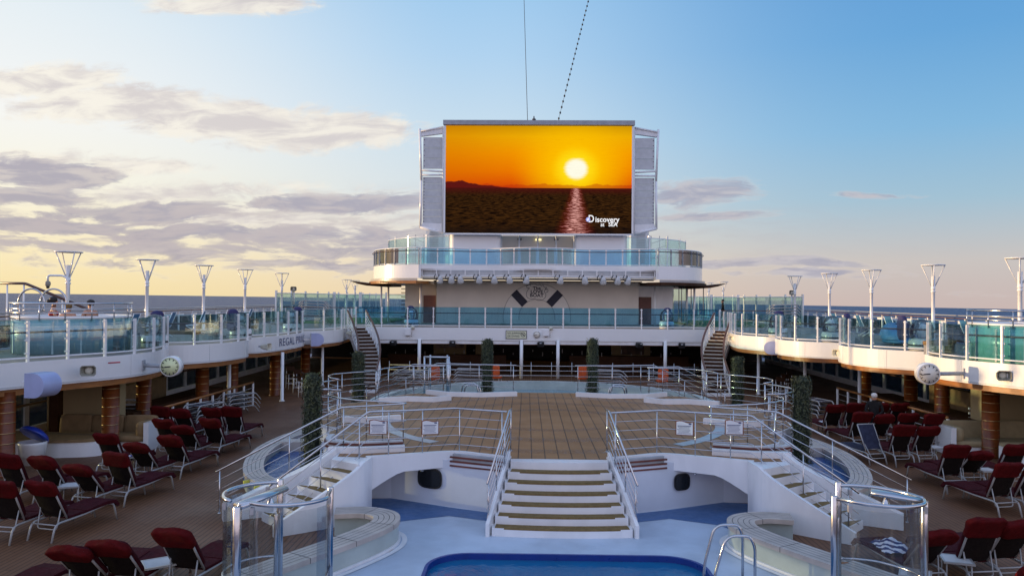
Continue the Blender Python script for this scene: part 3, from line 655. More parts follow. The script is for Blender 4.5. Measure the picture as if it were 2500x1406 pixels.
for s in (-1, 1):
    bp = smooth([(s * x, y) for x, y in ((4.55, 15.42), (4.0, 15.50), (3.55, 15.28), (3.42, 14.85), (3.55, 14.35), (3.95, 13.6), (4.7, 12.4), (5.3, 11.4), (5.8, 10.3), (6.0, 9.0))], 7)
    t = tiled('tiled_bench', f'pale tiled bench curving along the pool below the {SIDE[s]} side stairs', 'bench', bp, .52, .45, .10, 1.05, -s, 'tiled benches by the pool')
    m = MB(); m.strip(offset(bp, .30 * s), offset(bp, .40 * s), .016); m.build('foot_step', WHITE, t)
    m = MB(); q = bp[14:]; m.wall(offset(q, .27 * s), .0, .06, .08, s); m.build('drain_kerb', WHITE, t)
    if s > 0:
        for (x, y, a) in ((4.55, 12.95, .14), (4.40, 12.75, .19)):
            m = MB(); pts = [(x + a * math.cos(k * .7) * random.uniform(.5, 1.2), y + .5 * a * math.sin(k * .7) * random.uniform(.5, 1.2), .4545) for k in range(9)]; m.add(pts, [list(range(9))]); m.build('rust_stain', RUST, t)
    m = MB(); p = Vector((s * 4.58, 12.30)); d = (Vector((s * 4.7, 12.1)) - Vector((s * 4.2, 12.9))).normalized()
    rz = math.atan2(d.y, d.x); c = Vector((s * 4.36, 12.55)); 
    # hot pool crescent beside the stage
    hp = smooth([(s * x, y) for x, y in ((5.85, 17.35), (6.5, 17.75), (7.1, 18.35), (7.55, 19.2), (7.95, 20.5), (8.15, 21.8), (8.15, 23.0), (8.0, 24.2), (7.55, 25.3), (6.8, 26.1))], 7)
    t = tiled('hot_pool', f'crescent plunge pool with a striped tile rim beside the stage, {SIDE[s]} side', 'pool', hp, .50, .42, .06, 2.2, -s, 'crescent pools beside the stage')
    ins = offset(hp, .24 * s); wl = ins + [(s * 6.0, 26.2), (s * 6.8, 25.2), (s * 6.6, 23.6), (s * 6.8, 22.0), (s * 5.8, 20.5), (s * 5.2, 18.2)]
    m = MB(); m.add([(*p, .17) for p in wl], [list(range(len(wl)))]); m.build('water', TUBW, t)
    m = MB(); m.box((s * 7.25, 22.9, .24), (1.5, .5, .40)); m.build('inner_seat', TILE, t)
    if s < 0:
        for k, (x, y) in enumerate(((-7.28, 18.18), (-6.88, 17.78))):
            m = MB(); m.box((x, y, .30 - k * .03), (.30, .035, .17), R(45)); m.build('yellow_marking', YELLOW, t)
# far pool
fp = [(7.0 * math.cos(R(a)), 31.2 + 7.2 * math.sin(R(a))) for a in range(-8, 189, 7)]
t = thing('far_pool', 'pale teal pool with a round tiled rim behind the stage', 'pool', (0, 33, 0))
m = MB(); A = fp; B = [(x * .95, 31.2 + (y - 31.2) * .95) for x, y in fp]; m.prism(A + B[::-1], .40, .62); m.build('rim', TILEW, t)
m = MB(); m.wall(B, .0, .42, .05, 1); m.build('pool_wall', TILEW, t)
m = MB(); m.wall(A, .0, .40, .05, -1); m.build('outer_wall', PALEW, t)
m = MB(); m.add([(*p, .22) for p in B], [list(range(len(B)))]); m.build('water', watermat('pale_pool_water', (.17, .28, .32), 1.5, .3, .16, .05, spec=.3), t)
m = MB()
for k in range(4, len(A) - 4, 2):
    x, y = A[k]; m.box((x * .975, 31.2 + (y - 31.2) * .975, .626), (.02, .36, .006), math.atan2(y - 31.2, x) + pi / 2)
m.build('tile_joints', GROUT, t)

# ================================================================== upper deck (both sides)
ZD = 2.95
BAYS = {-1: [[(15.2, 16.0), (14.9, 17.6), (14.25, 19.4), (13.5, 21.0), (12.85, 22.3), (12.55, 23.5), (12.62, 24.9), (13.1, 26.4)],
             [(13.75, 27.0), (12.9, 27.5), (12.25, 28.5), (11.98, 29.8), (12.0, 31.0), (12.6, 32.2)],
             [(12.9, 32.5), (12.3, 32.9), (11.95, 34.0), (11.75, 35.6), (11.7, 37.2), (11.85, 38.3), (12.2, 38.9)],
             [(12.15, 39.1), (11.4, 39.5), (11.0, 40.6), (10.85, 42.0), (11.0, 43.6), (11.1, 45.6)]],
        1: [[(15.6, 17.6), (14.6, 19.8), (13.5, 21.6), (12.75, 23.1), (12.38, 24.6), (12.6, 26.0), (13.1, 26.8)],
            [(13.7, 27.0), (12.9, 27.7), (12.05, 28.7), (11.66, 30.0), (11.85, 31.3), (12.4, 32.2)],
            [(12.5, 32.4), (11.6, 32.9), (10.95, 33.6), (10.62, 34.6), (10.75, 35.8), (11.2, 36.6)],
            [(11.25, 36.8), (10.75, 37.1), (10.25, 38.0), (9.95, 39.2), (10.1, 41.0), (10.5, 43.4), (10.6, 45.6)]]}
BP = {s: [smooth([(s * x, y) for x, y in b], 6) for b in BAYS[s]] for s in (-1, 1)}
ORD = ['nearest', 'second', 'third', 'farthest']
def balustrade(name, label, path, z0, h, spacing, sgn=1, glass=None, group=None, posth=None, postw=.055, mid=.70, gap=.10, bottom=True, cap=None, capmat=None, postmat=None, pin=.03):
    s = lens(path); n = max(2, round(s[-1] / spacing)); glass = glass or G_TINT
    t = thing(name, label, 'balustrade', (*path[0], z0), group)
    for i in range(n):
        a, b = s[-1] * i / n + .05, s[-1] * (i + 1) / n - .05
        pts = [tuple(p) for p in sub(path, s, a, b, .3)]
        m = MB(); m.wall(pts, z0 + gap + .04, z0 + h, .012, sgn); m.build('glass_pane', glass, t)
    for i in range(n + 1):
        u = s[-1] * i / n; p = atlen(path, s, u); q = atlen(path, s, min(s[-1], u + .05)) - atlen(path, s, max(0, u - .05)); q.normalize(); nn = Vector((q.y, -q.x)) * sgn
        c = p + nn * pin; rz = math.atan2(q.y, q.x); hh = posth or h - .02
        m = MB(); m.box((c.x, c.y, z0 + hh / 2), (postw, .075, hh), rz)
        for zc in (.2, .52, .93): m.box((p.x - nn.x * .005, p.y - nn.y * .005, z0 + zc * h), (.13, .05, .04), rz)
        m.build('post', postmat or WHITE2, t)
    if mid:
        m = MB(); m.tube([(*p, z0 + mid * h) for p in offset(path, -.12 * sgn)], .028, n=6); m.build('handrail', RAILW, t)
    if bottom:
        m = MB(); m.tube([(*p, z0 + gap) for p in path], .022, n=6)
        m.build('bottom_rail', WHITE2, t)
    if cap:
        m = MB(); m.tube([(*p, z0 + h + .02) for p in path], cap, n=8); m.build('top_rail', capmat or WHITE2, t)
    return t
for s in (-1, 1):
    sd = SIDE[s]
    t = thing('promenade_deck', f'white upper promenade deck with scalloped edge on the {sd} side', 'deck', (s * 14, 30, 2.2))
    allp = [p for b in BP[s] for p in b]
    m = MB(); m.prism([(s * 17.6, 15.0)] + [(x + s * .09, y) for x, y in allp] + [(s * 17.6, 45.6)], 2.26, ZD - .012); m.build('deck_floor', DECKG, t)
    for i, b in enumerate(BP[s]):
        m = MB(); m.wall(b, 2.27, ZD + .005, .09, -s); m.build('fascia', WHITE2, t)
        m = MB(); m.wall(offset(b, .012 * -s), 2.31, 2.335, .02, -s); m.build('grey_seam', LGREY, t)  # thin grey strip along the lower edge of the fascia
        sb = lens(b)
        for u in (.30, .68):
            p = atlen(b, sb, sb[-1] * u); q = (atlen(b, sb, sb[-1] * u + .03) - p).normalized(); m = MB(); m.box((p.x, p.y, 2.61), (.012, .012, .64), math.atan2(q.y, q.x)); m.build('plate_seam', LGREY, t)
        m = MB(); m.wall(offset(b, .10 * s), 2.09, 2.262, .10, -s); m.build('wood_band', WOODB if s > 0 else WOODB, t)
        ib = offset(b, .07 * s)
        balustrade('glass_balustrade', f'blue glass balustrade on the {ORD[i]} scallop of the {sd} upper deck', ib, ZD, 1.10, 1.12, -s, group='glass balustrades of the upper deck')
    # ceiling panels, dark amber
    m = MB(); m.prism([(s * 17.5, 15.0)] + [(x + s * .45, y) for x, y in allp] + [(s * 17.5, 45.6)], 2.20, 2.255); m.build('ceiling', BROWN, t)
    # outer edge of the ship: rail
    t = thing('ship_rail', f'long outer ship rail with wooden top and glass below, {sd} side', 'railing', (s * 17.6, 15, ZD))
    m = MB(); m.box((s * 17.6, 36, ZD + 1.06), (.12, 44, .045)); m.build('handrail', RAILW, t)
    m = MB(); m.tube([(s * 17.65, 14, ZD + 1.17), (s * 17.65, 58, ZD + 1.17)], .025, n=6); m.build('top_bar', ALU, t)
    m = MB(); m.tube([(s * 17.6, 14, ZD + .93), (s * 17.6, 58, ZD + .93)], .02, n=6); m.build('middle_bar', ALU, t)
    for k in range(29):
        m = MB(); m.box((s * 17.6, 14.5 + 1.5 * k, ZD + .52), (.06, .08, 1.04)); m.box((s * 17.58, 14.75 + 1.5 * k, ZD + .86), (.04, .5, .10)); m.build('post', WHITE, t)
    for k in range(28):
        m = MB(); m.box((s * 17.6, 15.25 + 1.5 * k, ZD + .42), (.012, 1.4, .72)); m.build('glass_pane', G_DARK, t)
    # ship side under the promenade: window wall
    t = thing('window_wall', f'long wall of tall ship-side windows under the {sd} upper deck', 'window wall', (s * 17.5, 15, 0))
    m = MB(); m.box((s * 17.5, 34, .14), (.16, 50, .28)); m.box((s * 17.5, 34, 2.1), (.16, 50, .24)); m.build('sill', WHITE, t)
    m = MB(); m.box((s * 17.40, 34, 1.05), (.06, 50, .07)); m.build('handrail', RAILW, t)
    for k in range(26):
        m = MB(); m.box((s * 17.5, 9.5 + 2 * k, 1.13), (.14, .22, 1.7)); m.build('mullion', LGREY, t)
    for k in range(25):
        m = MB(); m.box((s * 17.5, 10.5 + 2 * k, 1.13), (.012, 1.78, 1.7)); m.build('glass_pane', G_WIN, t)
# ------------------------------------------------------------------ middle of the upper deck
t = thing('bridge_deck', 'straight white deck edge crossing behind the stage, with the diving sign', 'deck', (0, 46, 2.2))
m = MB(); m.prism([(-17.6, 45.62), (17.6, 45.62), (17.6, 96), (-17.6, 96)], 2.30, ZD - .012); m.build('deck_floor', DECKG, t)
m = MB(); m.box((.0, 45.55, 2.575), (21.6, .12, .75)); m.build('fascia', WHITE2, t)
for k, (a, b) in enumerate(((-10.4, -7.2), (-6.95, -1.15), (-.9, 1.0), (1.25, 7.3), (7.55, 10.4))):
    m = MB(); m.box(((a + b) / 2, 45.60, 2.09), (b - a, .10, .20)); m.build('blind_box', WHITE, t)
    m = MB(); m.box(((a + b) / 2, 45.62, 1.975), (b - a, .06, .03)); m.build('blind_edge', WOODB, t)
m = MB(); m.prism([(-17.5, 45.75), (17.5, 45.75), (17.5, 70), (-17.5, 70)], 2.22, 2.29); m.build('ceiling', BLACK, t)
for x in (-7.05, -1.02, 1.13, 7.42):
    m = MB(); m.lathe([(.10, 0), (.10, 2.26)], (x, 45.35, 0), 14)
    one(m, 'deck_column', WHITE2, {-7.05: 'slim white column under the deck edge by the shaded winding stairs', -1.02: 'slim white column under the diving sign', 1.13: 'slim white column between the wall clock and the dark bar', 7.42: 'slim white column under the deck edge by the sunlit winding stairs'}[x], 'column', 'slim white columns')
path = [(-10.9 + 21.6 * i / 30, 45.72) for i in range(31)]
balustrade('glass_balustrade', 'long blue glass balustrade above the diving sign in front of the emblem wall', path, ZD, 1.20, 1.54, 1, G_BLUE, group='glass balustrades of the upper deck')
# interior under the bridge: dark bar
t = thing('bar_interior', 'dark open bar under the upper deck behind the stage', 'bar', (0, 56, 0))
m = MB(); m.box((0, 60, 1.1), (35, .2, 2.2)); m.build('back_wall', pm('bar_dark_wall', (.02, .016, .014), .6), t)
for x, w, mt in ((-5.9, 2.2, BEIGE), (-3.7, .9, BEIGE), (6.3, 2.6, BEIGE)):
    m = MB(); m.box((x, 52.0, 1.1), (w, .15, 2.15)); m.build('wall_panel', mt, t)
m = MB(); m.box((6.4, 51.9, 1.45), (1.55, .04, .95)); m.build('picture', pm('painting_dark', (.10, .05, .03), .5, var=.5, scale=2), t)
m = MB(); m.box((-5.9, 51.9, 1.62), (1.9, .04, .6)); m.build('picture', pm('painting_branch', (.24, .17, .12), .5, var=.6, scale=2.5), t)
for x0, x1 in ((-9.5, -2), (2, 9.5)):
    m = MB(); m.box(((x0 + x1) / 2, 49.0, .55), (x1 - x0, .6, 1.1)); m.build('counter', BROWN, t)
m = MB()
for k in range(30):
    x = -9 + k * .62; m.box((x, 48.6, 1.2 + .1 * (k % 3)), (.04, .04, .12 + .12 * (k % 2)))
m.build('glassware', ALU, t)
t = thing('bar_rail', 'horizontal steel rail between the columns in front of the dark bar', 'railing', (0, 43.6, 0))
for z in (.35, .62, .89):
    m = MB(); m.tube([(-8.5, 43.6, z), (9, 43.6, z)], .018, n=6); m.build('rail', BRUSH, t)
for k in range(16):
    m = MB(); m.tube([(-8.5 + k * 1.15, 43.6, 0), (-8.5 + k * 1.15, 43.6, 1.1)], .016, n=6); m.build('post', BRUSH, t)
# ------------------------------------------------------------------ superstructure with the emblem wall
t = thing('superstructure', 'white two-level deckhouse carrying the big screen', 'building', (0, 53, ZD))
m = MB(); m.box((0, 53.4, 4.4), (13.9, .8, 2.9)); m.build('emblem_wall', CREAM, t)
for s in (-1, 1):
    m = MB(); m.box((s * 8.2, 54.3, 4.4), (2.6 if s > 0 else 2.2, .4, 2.9)); m.build('side_wall', WHITE if s > 0 else CREAM, t)
    d = MB(); d.box((s * 7.55, 53.98, ZD + .95), (.86, .08, 1.9)); dd = d.build('door', pm('door_brown%d' % s, (.13, .045, .03), .45, var=.12), t)
    m = MB()
    for dx in (-.48, .48): m.box((s * 7.55 + dx, 53.97, ZD + .98), (.08, .12, 1.96))
    m.box((s * 7.55, 53.97, ZD + 2.0), (1.04, .12, .08)); m.build('frame', WHITE, dd, None)
    m = MB(); m.box((s * 7.62, 53.92, ZD + 1.6), (.36, .02, .16)); m.build('door_sign', SIGNW, dd)
    if s > 0:
        m = MB(); m.prism([(9.5, 54.5), (10.6, 54.5), (10.6, 60), (9.5, 60)], ZD, 5.7); m.build('glazed_lobby', G_DARK, t)
        m = MB()
        for x in (9.5, 10.5, 11.4, 12.3): m.box((x, 57, 4.3), (.06, .06, 2.7))
        m.build('lobby_frame', ALU, t)
    else:
        m = MB()
        for k in range(9): m.box((-9.4 - .0 * k, 58, ZD + .3 + .3 * k), (1.6, .3, .06))
        m.build('slatted_stair', BROWN, t)
m = MB(); m.box((0, 53.0, 5.86), (14.2, 1.2, .06)); m.build('wall_cornice', BROWN, t)
# deck above: wings and centre
WING = [(7.75, 50.1), (9.1, 50.7), (10.2, 51.6), (11.0, 52.9), (11.55, 54.6), (11.75, 56.5), (11.7, 59)]
CENT = [(-7.7, 50.3), (-6.5, 50.5), (-4.8, 51.0), (-3.3, 51.1), (-2.5, 50.7), (-1.7, 50.1), (-.9, 49.7), (0, 49.55), (.9, 49.7), (1.7, 50.1), (2.5, 50.7), (3.3, 51.1), (4.8, 51.0), (6.5, 50.5), (7.7, 50.3)]
cp = smooth(CENT, 4); Z8 = 6.86
outline = smooth([(-x, y) for x, y in WING[::-1]], 4) + cp + smooth(WING, 4)
m = MB(); m.prism(outline + [(11.4, 66), (-11.4, 66)], 6.52, Z8 - .02); m.build('upper_floor', WHITE, t)
m = MB(); m.wall(cp, 6.58, Z8, .12, -1); m.build('centre_fascia', WHITE2, t)
for s in (-1, 1):
    wp = smooth([(s * x, y) for x, y in WING], 6)
    m = MB(); m.wall(wp, 5.98, Z8, .10, -s); m.build('wing_fascia', WHITE2, t)
    m = MB(); m.wall([(s * 7.75, 50.1), (s * 7.75, 51.5)], 5.98, Z8, .1, s); m.build('wing_end', WHITE2, t)
    ip = offset(wp, .25 * s)
    m = MB(); m.wall(ip, 5.80, 5.96, .06, -s); m.build('lower_trim', ALU, t)
    m = MB(); m.prism([(x, y) for x, y in offset(wp, .4 * s)] + [(s * 7.2, 66), (s * 7.2, 50.6)], 5.62, 5.80); m.build('wing_soffit', WOODB if s < 0 else BROWN, t)
    # curled brown eyebrow
    m = MB(); prof = [(10.2, 5.48), (11.2, 5.46), (11.9, 5.50), (12.5, 5.62), (13.0, 5.80), (13.15, 5.84), (12.5, 5.76), (11.9, 5.68), (11.2, 5.66), (10.2, 5.64)]
    vs = [(s * x, 53.4, z) for x, z in prof] + [(s * x, 58, z) for x, z in prof]; n = len(prof)
    m.add(vs, [list(range(n)), list(range(2 * n - 1, n - 1, -1))] + [(i, (i + 1) % n, n + (i + 1) % n, n + i) for i in range(n)]); m.build('eyebrow_canopy', BROWN, t)
    for x, y in ((10.9, 53.6), (10.55, 54.4), (8.0, 52.6), (9.4, 60), (10.2, 62)):
        m = MB(); m.lathe([(.075, ZD), (.075, 5.66)], (s * x, y, 0), 10); m.build('support_post', WHITE2, t)
    lab = f'curved glass balustrade on the {SIDE[s]} wing below the big screen'
    balustrade('screen_balustrade', lab, offset(wp, .06 * s), Z8, 1.08, 1.0, -s, G_BACK, 'balustrades below the big screen', mid=.85, gap=.06, cap=.035, capmat=WHITE2, pin=-.02, postmat=GREY)
balustrade('screen_balustrade', 'wavy blue glass balustrade in the middle below the big screen', offset(cp, .06), Z8, 1.08, 1.12, -1, G_BLUE, 'balustrades below the big screen', mid=.85, gap=.05, cap=.035, capmat=WHITE2, pin=-.02)
# lighting truss under the centre
lt = thing('lighting_truss', 'white lighting truss with grey slots hung under the middle balcony', 'truss', (0, 50, 6.1))
tp = [(x, y + .15) for x, y in smooth([(-7.6, 50.2), (-5, 49.95), (-2.5, 49.6), (0, 49.45), (2.5, 49.6), (5, 49.95), (7.6, 50.2)], 4)]
m = MB(); m.wall(tp, 6.50, 6.56, .07, 1); m.wall(tp, 6.10, 6.17, .07, 1); m.build('chord', WHITE2, lt)
m = MB(); m.wall(offset(tp, -.25), 6.05, 6.55, .05, 1); m.build('slot_backing', LGREY, lt)
s_ = lens(tp); m = MB()
for k in range(17):
    p = atlen(tp, s_, s_[-1] * k / 16); m.box((p.x, p.y, 6.33), (.055, .07, .34))
m.build('web', WHITE2, lt)
m = MB(); m.prism([(-7.7, 50.4), (7.7, 50.4), (7.7, 53.0), (-7.7, 53.0)], 5.98, 6.03); m.build('soffit', LGREY, lt)
m = MB(); m.box((0, 51.3, 5.94), (15.4, .1, .05)); m.build('light_track', BROWN, lt)
XL = [-6.47, -5.73, -5.14, -3.89, -2.91, -1.93, -.82, 1.36, 2.92, 4.13, 5.08, 5.77]
NAM = ['first', 'second', 'third', 'fourth', 'fifth', 'sixth', 'seventh', 'eighth', 'ninth', 'tenth', 'eleventh', 'last']
for k, x in enumerate(XL):
    p = atlen(tp, s_, s_[-1] * (x + 7.6) / 15.2)
    t2 = thing('stage_light', f'small clear stage light hanging from the truss, {NAM[k]} counted from the shaded wing', 'light', (x, p.y, 5.98), 'stage lights on the truss', False, random.uniform(-.6, .6)); t2.scale = (1.7, 1.7, 1.7); t2.location.y -= .15; t2.location.z += .02
    m = MB(); m.tube(fillet([(-.12, 0, .14), (-.20, 0, .02), (-.10, 0, -.08), (-.02, 0, -.05)], .06), .016, n=6); m.build('cable', BLACK, t2)
    m = MB(); m.tube([(0, 0, .14), (.0, 0, .02)], .025, n=6); m.box((0, .0, 0), (.2, .05, .03)); m.build('bracket', DGREY, t2)
    m = MB(); m.lathe([(.05, .10), (.09, .02), (.12, -.08), (.13, -.16), (.12, -.17)], (.05, -.02, -.03), 12, Matrix.Rotation(R(35), 3, 'X')); m.build('lamp_head', LGREY, t2)
# emblem on the wall ---------------------------------------------------
et = thing('emblem', 'lifebuoy emblem with dark stripes and lettering on the cream wall', 'emblem', (0, 52.98, 3.4))
YE = 52.985; CX, CZ, RO, RI = -.02, 3.40, 2.32, 1.24
def arcpts(r, a0, a1, n=40): return [(CX + r * math.cos(R(a0 + (a1 - a0) * k / n)), YE, CZ + r * math.sin(R(a0 + (a1 - a0) * k / n))) for k in range(n + 1)]
for r in (RO, RI):
    m = MB(); m.tube(arcpts(r, -8, 188), .02, n=6); m.build('ring_outline', LINEG, et)
m = MB(); A = arcpts(RO, -5, 185); B = arcpts(RI, -5, 185); m.add(A + B, [(i, i + 1, 41 + i + 1, 41 + i) for i in range(40)]); m.build('ring_face', pm('ring_white', (.70, .66, .60), .55, var=.03), et)
for a in (47, 133):
    ca, sa = math.cos(R(a)), math.sin(R(a)); m = MB(); vs = []
    for yy in (YE - .03, YE - .005):
        for r, o_ in ((RI - .02, -.27), (RO + .02, -.27), (RO + .02, .27), (RI - .02, .27)): vs.append((CX + r * ca - o_ * sa, yy, CZ + r * sa + o_ * ca))
    m.add(vs, [(0, 1, 2, 3), (7, 6, 5, 4), (0, 4, 5, 1), (1, 5, 6, 2), (2, 6, 7, 3), (3, 7, 4, 0)]); m.build('dark_stripe', INK, et)
for txt, dz, sz in (('The', 1.99, .30), ('LOVE', 1.75, .31), ('BOAT', 1.50, .31)): facetext(et, 'lettering', txt, sz, (CX - .02, YE - .012, CZ + dz), INK, .008, 1.0, 1.15)
curl = [(-.42, 2.16), (-.55, 2.25), (-.72, 2.2), (-.70, 2.02), (-.52, 2.0), (-.62, 1.9), (-.74, 1.62), (-.66, 1.36), (-.42, 1.26), (-.15, 1.27), (-.02, 1.20), (.12, 1.16), (.38, 1.2), (.58, 1.4), (.60, 1.62), (.50, 1.74), (.56, 1.92), (.72, 1.94), (.74, 1.76), (.6, 1.72)]
m = MB(); m.tube([(CX + x, YE - .012, CZ + z) for x, z in smooth(curl, 5)], .014, n=5); m.build('scroll_line', INK, et)
curl = [(-.70, 2.2), (-.55, 2.32), (-.2, 2.36), (.05, 2.26), (.18, 2.33), (.3, 2.22), (.42, 2.28), (.5, 2.12), (.66, 2.12), (.56, 2.0), (.66, 1.94)]
m = MB(); m.tube([(CX + x, YE - .012, CZ + z - .06) for x, z in smooth(curl, 5)], .014, n=5); m.build('scroll_line', INK, et)
# ------------------------------------------------------------------ level under the screen
t = thing('screen_house', 'white curved house with glass doors directly under the big screen', 'building', (0, 53, Z8))
for s in (-1, 1):
    pr = [(s * 2.5, 54.5)] + [(s * (2.5 + .35 * (1 - math.cos(R(a)))), 52.4 - .35 * math.sin(R(a)) + .0) for a in range(0, 91, 15)] + [(s * (5.98 - .35 * (1 - math.cos(R(a)))), 52.4 - .35 * math.sin(R(a))) for a in range(90, -1, -15)] + [(s * 5.98, 54.5)]
    m = MB(); m.prism(pr, Z8, 9.02); m.build('curved_pier', WHITE2, t)
m = MB(); m.box((0, 53.7, 8.6), (5.0, .2, .9)); m.build('lintel', CREAM, t)
for k in range(4):
    x = -1.9 + k * 1.27
    f = MB()
    for dx in (-.58, .58): f.box((x + dx, 53.55, 7.5), (.12, .12, 1.3))
    f.box((x, 53.55, 8.18), (1.28, .12, .1)); fr = f.build('door_frame', WHITE, t)
    m = MB(); m.box((x, 53.6, 7.5), (1.04, .02, 1.28)); m.build('glass_pane', G_TEAL, fr)
m = MB(); m.box((0, 55.5, 7.9), (5, .1, 2)); m.build('inner_wall', CREAM, t)
m = MB(); m.box((.05, 53.5, 8.78), (.42, .1, .12)); m.build('lit_lamp', emis('lamp_lit', (1., .88, .45), 1.3), t)
for x in (-1.25, 1.3):
    m = MB(); m.box((x, 53.5, 8.8), (.30, .12, .10)); m.build('ceiling_speaker', DGREY, t)
for x in (-2.5, -1.27, 0.0, 1.27, 2.5):
    m = MB(); m.lathe([(.06, Z8), (.06, 9.0)], (x, 52.9, 0), 10); m.build('post', WHITE2, t)
# lattice towers and stairs beside
for s in (-1, 1):
    t = thing('louvred_tower', f'louvred service tower beside the screen house, {SIDE[s]} side', 'tower', (s * 7.3, 56, Z8))
    m = MB(); m.box((s * 7.3, 56, 8.5), (1.1, 1.1, 3.3)); m.build('body', WHITE, t)
    m = MB()
    for k in range(22): m.box((s * 7.45, 55.42, 7.3 + .12 * k), (.62, .04, .05))
    m.build('louvre', LGREY, t)
    m = MB(); m.box((s * 7.95 * 1, 55.6, 8.4), (.16, .16, 3.1)); m.build('corner_post', WHITE2, t)
    m = MB()
    for z in (7.9, 8.5, 9.0): m.tube([(s * 8.2, 55.4, z - .3), (s * 9.4, 55.8, z + .1)], .02, n=6)
    for x in (8.2, 8.8, 9.4): m.tube([(s * x, 55.5, Z8), (s * x, 55.5, 9.25)], .025, n=6)
    m.build('stair_rail', ALU, t)
    gp = [(s * 6.1, 53.4), (s * 7.6, 53.8), (s * 9.0, 54.8), (s * 10.3, 56.2), (s * 11.2, 58.0), (s * 11.6, 60)]
    balustrade('wind_screen', f'tall turquoise wind screen with thick posts on the {SIDE[s]} wing beside the screen', gp, Z8, 2.1, 1.75, -s, G_TINT, 'tall wind screens', posth=2.28, postw=.17, mid=0, gap=.05, bottom=True, cap=.03)
# ------------------------------------------------------------------ big screen
def screenmat():
    m, t = nt('sunset_picture'); o = N(t, 'ShaderNodeOutputMaterial'); em = N(t, 'ShaderNodeEmission')
    tc = N(t, 'ShaderNodeTexCoord'); sp = N(t, 'ShaderNodeSeparateXYZ'); L(t, tc.outputs['Object'], sp.inputs[0])
    u = mth(t, 'DIVIDE', sp.outputs[0], 6.24); v = mth(t, 'ADD', mth(t, 'DIVIDE', sp.outputs[2], 7.2), .5)   # u -1..1, v 0..1
    uv = N(t, 'ShaderNodeCombineXYZ'); L(t, u, uv.inputs[0]); L(t, v, uv.inputs[1]); UV = uv.outputs[0]
    r = N(t, 'ShaderNodeValToRGB'); L(t, v, r.inputs[0]); e = r.color_ramp.elements
    st = [(.42, (205, 62, 8)), (.48, (226, 90, 4)), (.58, (238, 122, 0)), (.74, (244, 150, 0)), (.90, (238, 172, 4)), (1., (205, 150, 6))]
    e[0].position, e[0].color = st[0][0], (*lin(st[0][1]), 1); e[1].position, e[1].color = st[1][0], (*lin(st[1][1]), 1)
    for p, c in st[2:]: k = e.new(p); k.color = (*lin(c), 1)
    sky = r.outputs[0]
    sky = mixc(t, mrange(t, u, .1, -1.1, 0, .40), sky, lin((196, 92, 4)))
    su, sv_ = .405, .60
    def dist(ku, kv):
        a = mth(t, 'MULTIPLY', mth(t, 'SUBTRACT', u, su), ku); b = mth(t, 'MULTIPLY', mth(t, 'SUBTRACT', v, sv_), kv)
        return mth(t, 'SQRT', mth(t, 'ADD', mth(t, 'MULTIPLY', a, a), mth(t, 'MULTIPLY', b, b)))
    dw = mth(t, 'ADD', dist(1., 1.25), mth(t, 'MULTIPLY', mth(t, 'SUBTRACT', noise(t, xmap(t, UV, (3, 30, 1)), 3, 3), .5), .05))
    sky = mixc(t, mrange(t, dw, .75, .12, 0, .9), sky, lin((255, 196, 0)))
    sky = mixc(t, mrange(t, dw, .30, .10), sky, lin((255, 222, 20)))
    sky = mixc(t, mrange(t, dw, .145, .085), sky, (1., .98, .80))
    bands = noise(t, xmap(t, UV, (2, 60, 1)), 4, 4)
    sky = mixc(t, mrange(t, bands, .5, .8, 0, .18), sky, lin((180, 70, 10)))
    # hills
    hn = noise(t, xmap(t, UV, (2.2, 0, 0), (.4, 0, 0)), 1.7, 4)
    hl = mth(t, 'ADD', .415, mth(t, 'MULTIPLY', mrange(t, u, -.15, -1.0, .02, 1.), mth(t, 'MULTIPLY', hn, .125)))
    h2 = mth(t, 'ADD', .405, mth(t, 'MULTIPLY', noise(t, xmap(t, UV, (3, 0, 0), (5.2, 0, 0)), 1.6, 3), .09))
    sky = mixc(t, mth(t, 'MULTIPLY', mrange(t, mth(t, 'SUBTRACT', v, h2), .004, -.004), .55), sky, lin((186, 48, 14)))
    sky = mixc(t, mrange(t, mth(t, 'SUBTRACT', v, hl), .004, -.004), sky, lin((92, 22, 20)))
    # water
    dv = mth(t, 'MAXIMUM', mth(t, 'SUBTRACT', .44, v), .02)
    pv = N(t, 'ShaderNodeCombineXYZ'); L(t, mth(t, 'DIVIDE', u, mth(t, 'POWER', dv, .6)), pv.inputs[0]); L(t, mth(t, 'MULTIPLY', mth(t, 'POWER', dv, .45), 22.), pv.inputs[1])
    wv = noise(t, xmap(t, pv.outputs[0], (3.4, 5.2, 1)), 1.5, 6, .66, .5)
    wat = mixc(t, mrange(t, wv, .42, .58), lin((10, 5, 6)), lin((66, 40, 16)))
    wat = mixc(t, mrange(t, v, .43, .34, .75, 0.), wat, lin((78, 16, 18)))
    wat = mixc(t, mrange(t, v, .12, 0., 0., .7), wat, lin((24, 16, 14)))
    cu = mth(t, 'ABSOLUTE', mth(t, 'SUBTRACT', u, mth(t, 'ADD', su, mth(t, 'MULTIPLY', mth(t, 'SUBTRACT', .42, v), -.02))))
    wid = mth(t, 'ADD', .06, mth(t, 'MULTIPLY', mth(t, 'SUBTRACT', .42, v), .40))
    core = mrange(t, mth(t, 'DIVIDE', cu, wid), 1.15, .1)
    w2 = noise(t, xmap(t, pv.outputs[0], (4.2, 6.4, 1), (7, 3, 0)), 1.5, 6, .64, .6)
    gl = mrange(t, mth(t, 'ADD', w2, mth(t, 'MULTIPLY', core, .17)), .62, .78)
    wat = mixc(t, mth(t, 'MULTIPLY', core, .35), wat, lin((150, 26, 14)))
    wat = mixc(t, mth(t, 'MULTIPLY', gl, mrange(t, core, 0., .3)), wat, mixc(t, core, lin((205, 60, 60)), lin((255, 190, 180))))
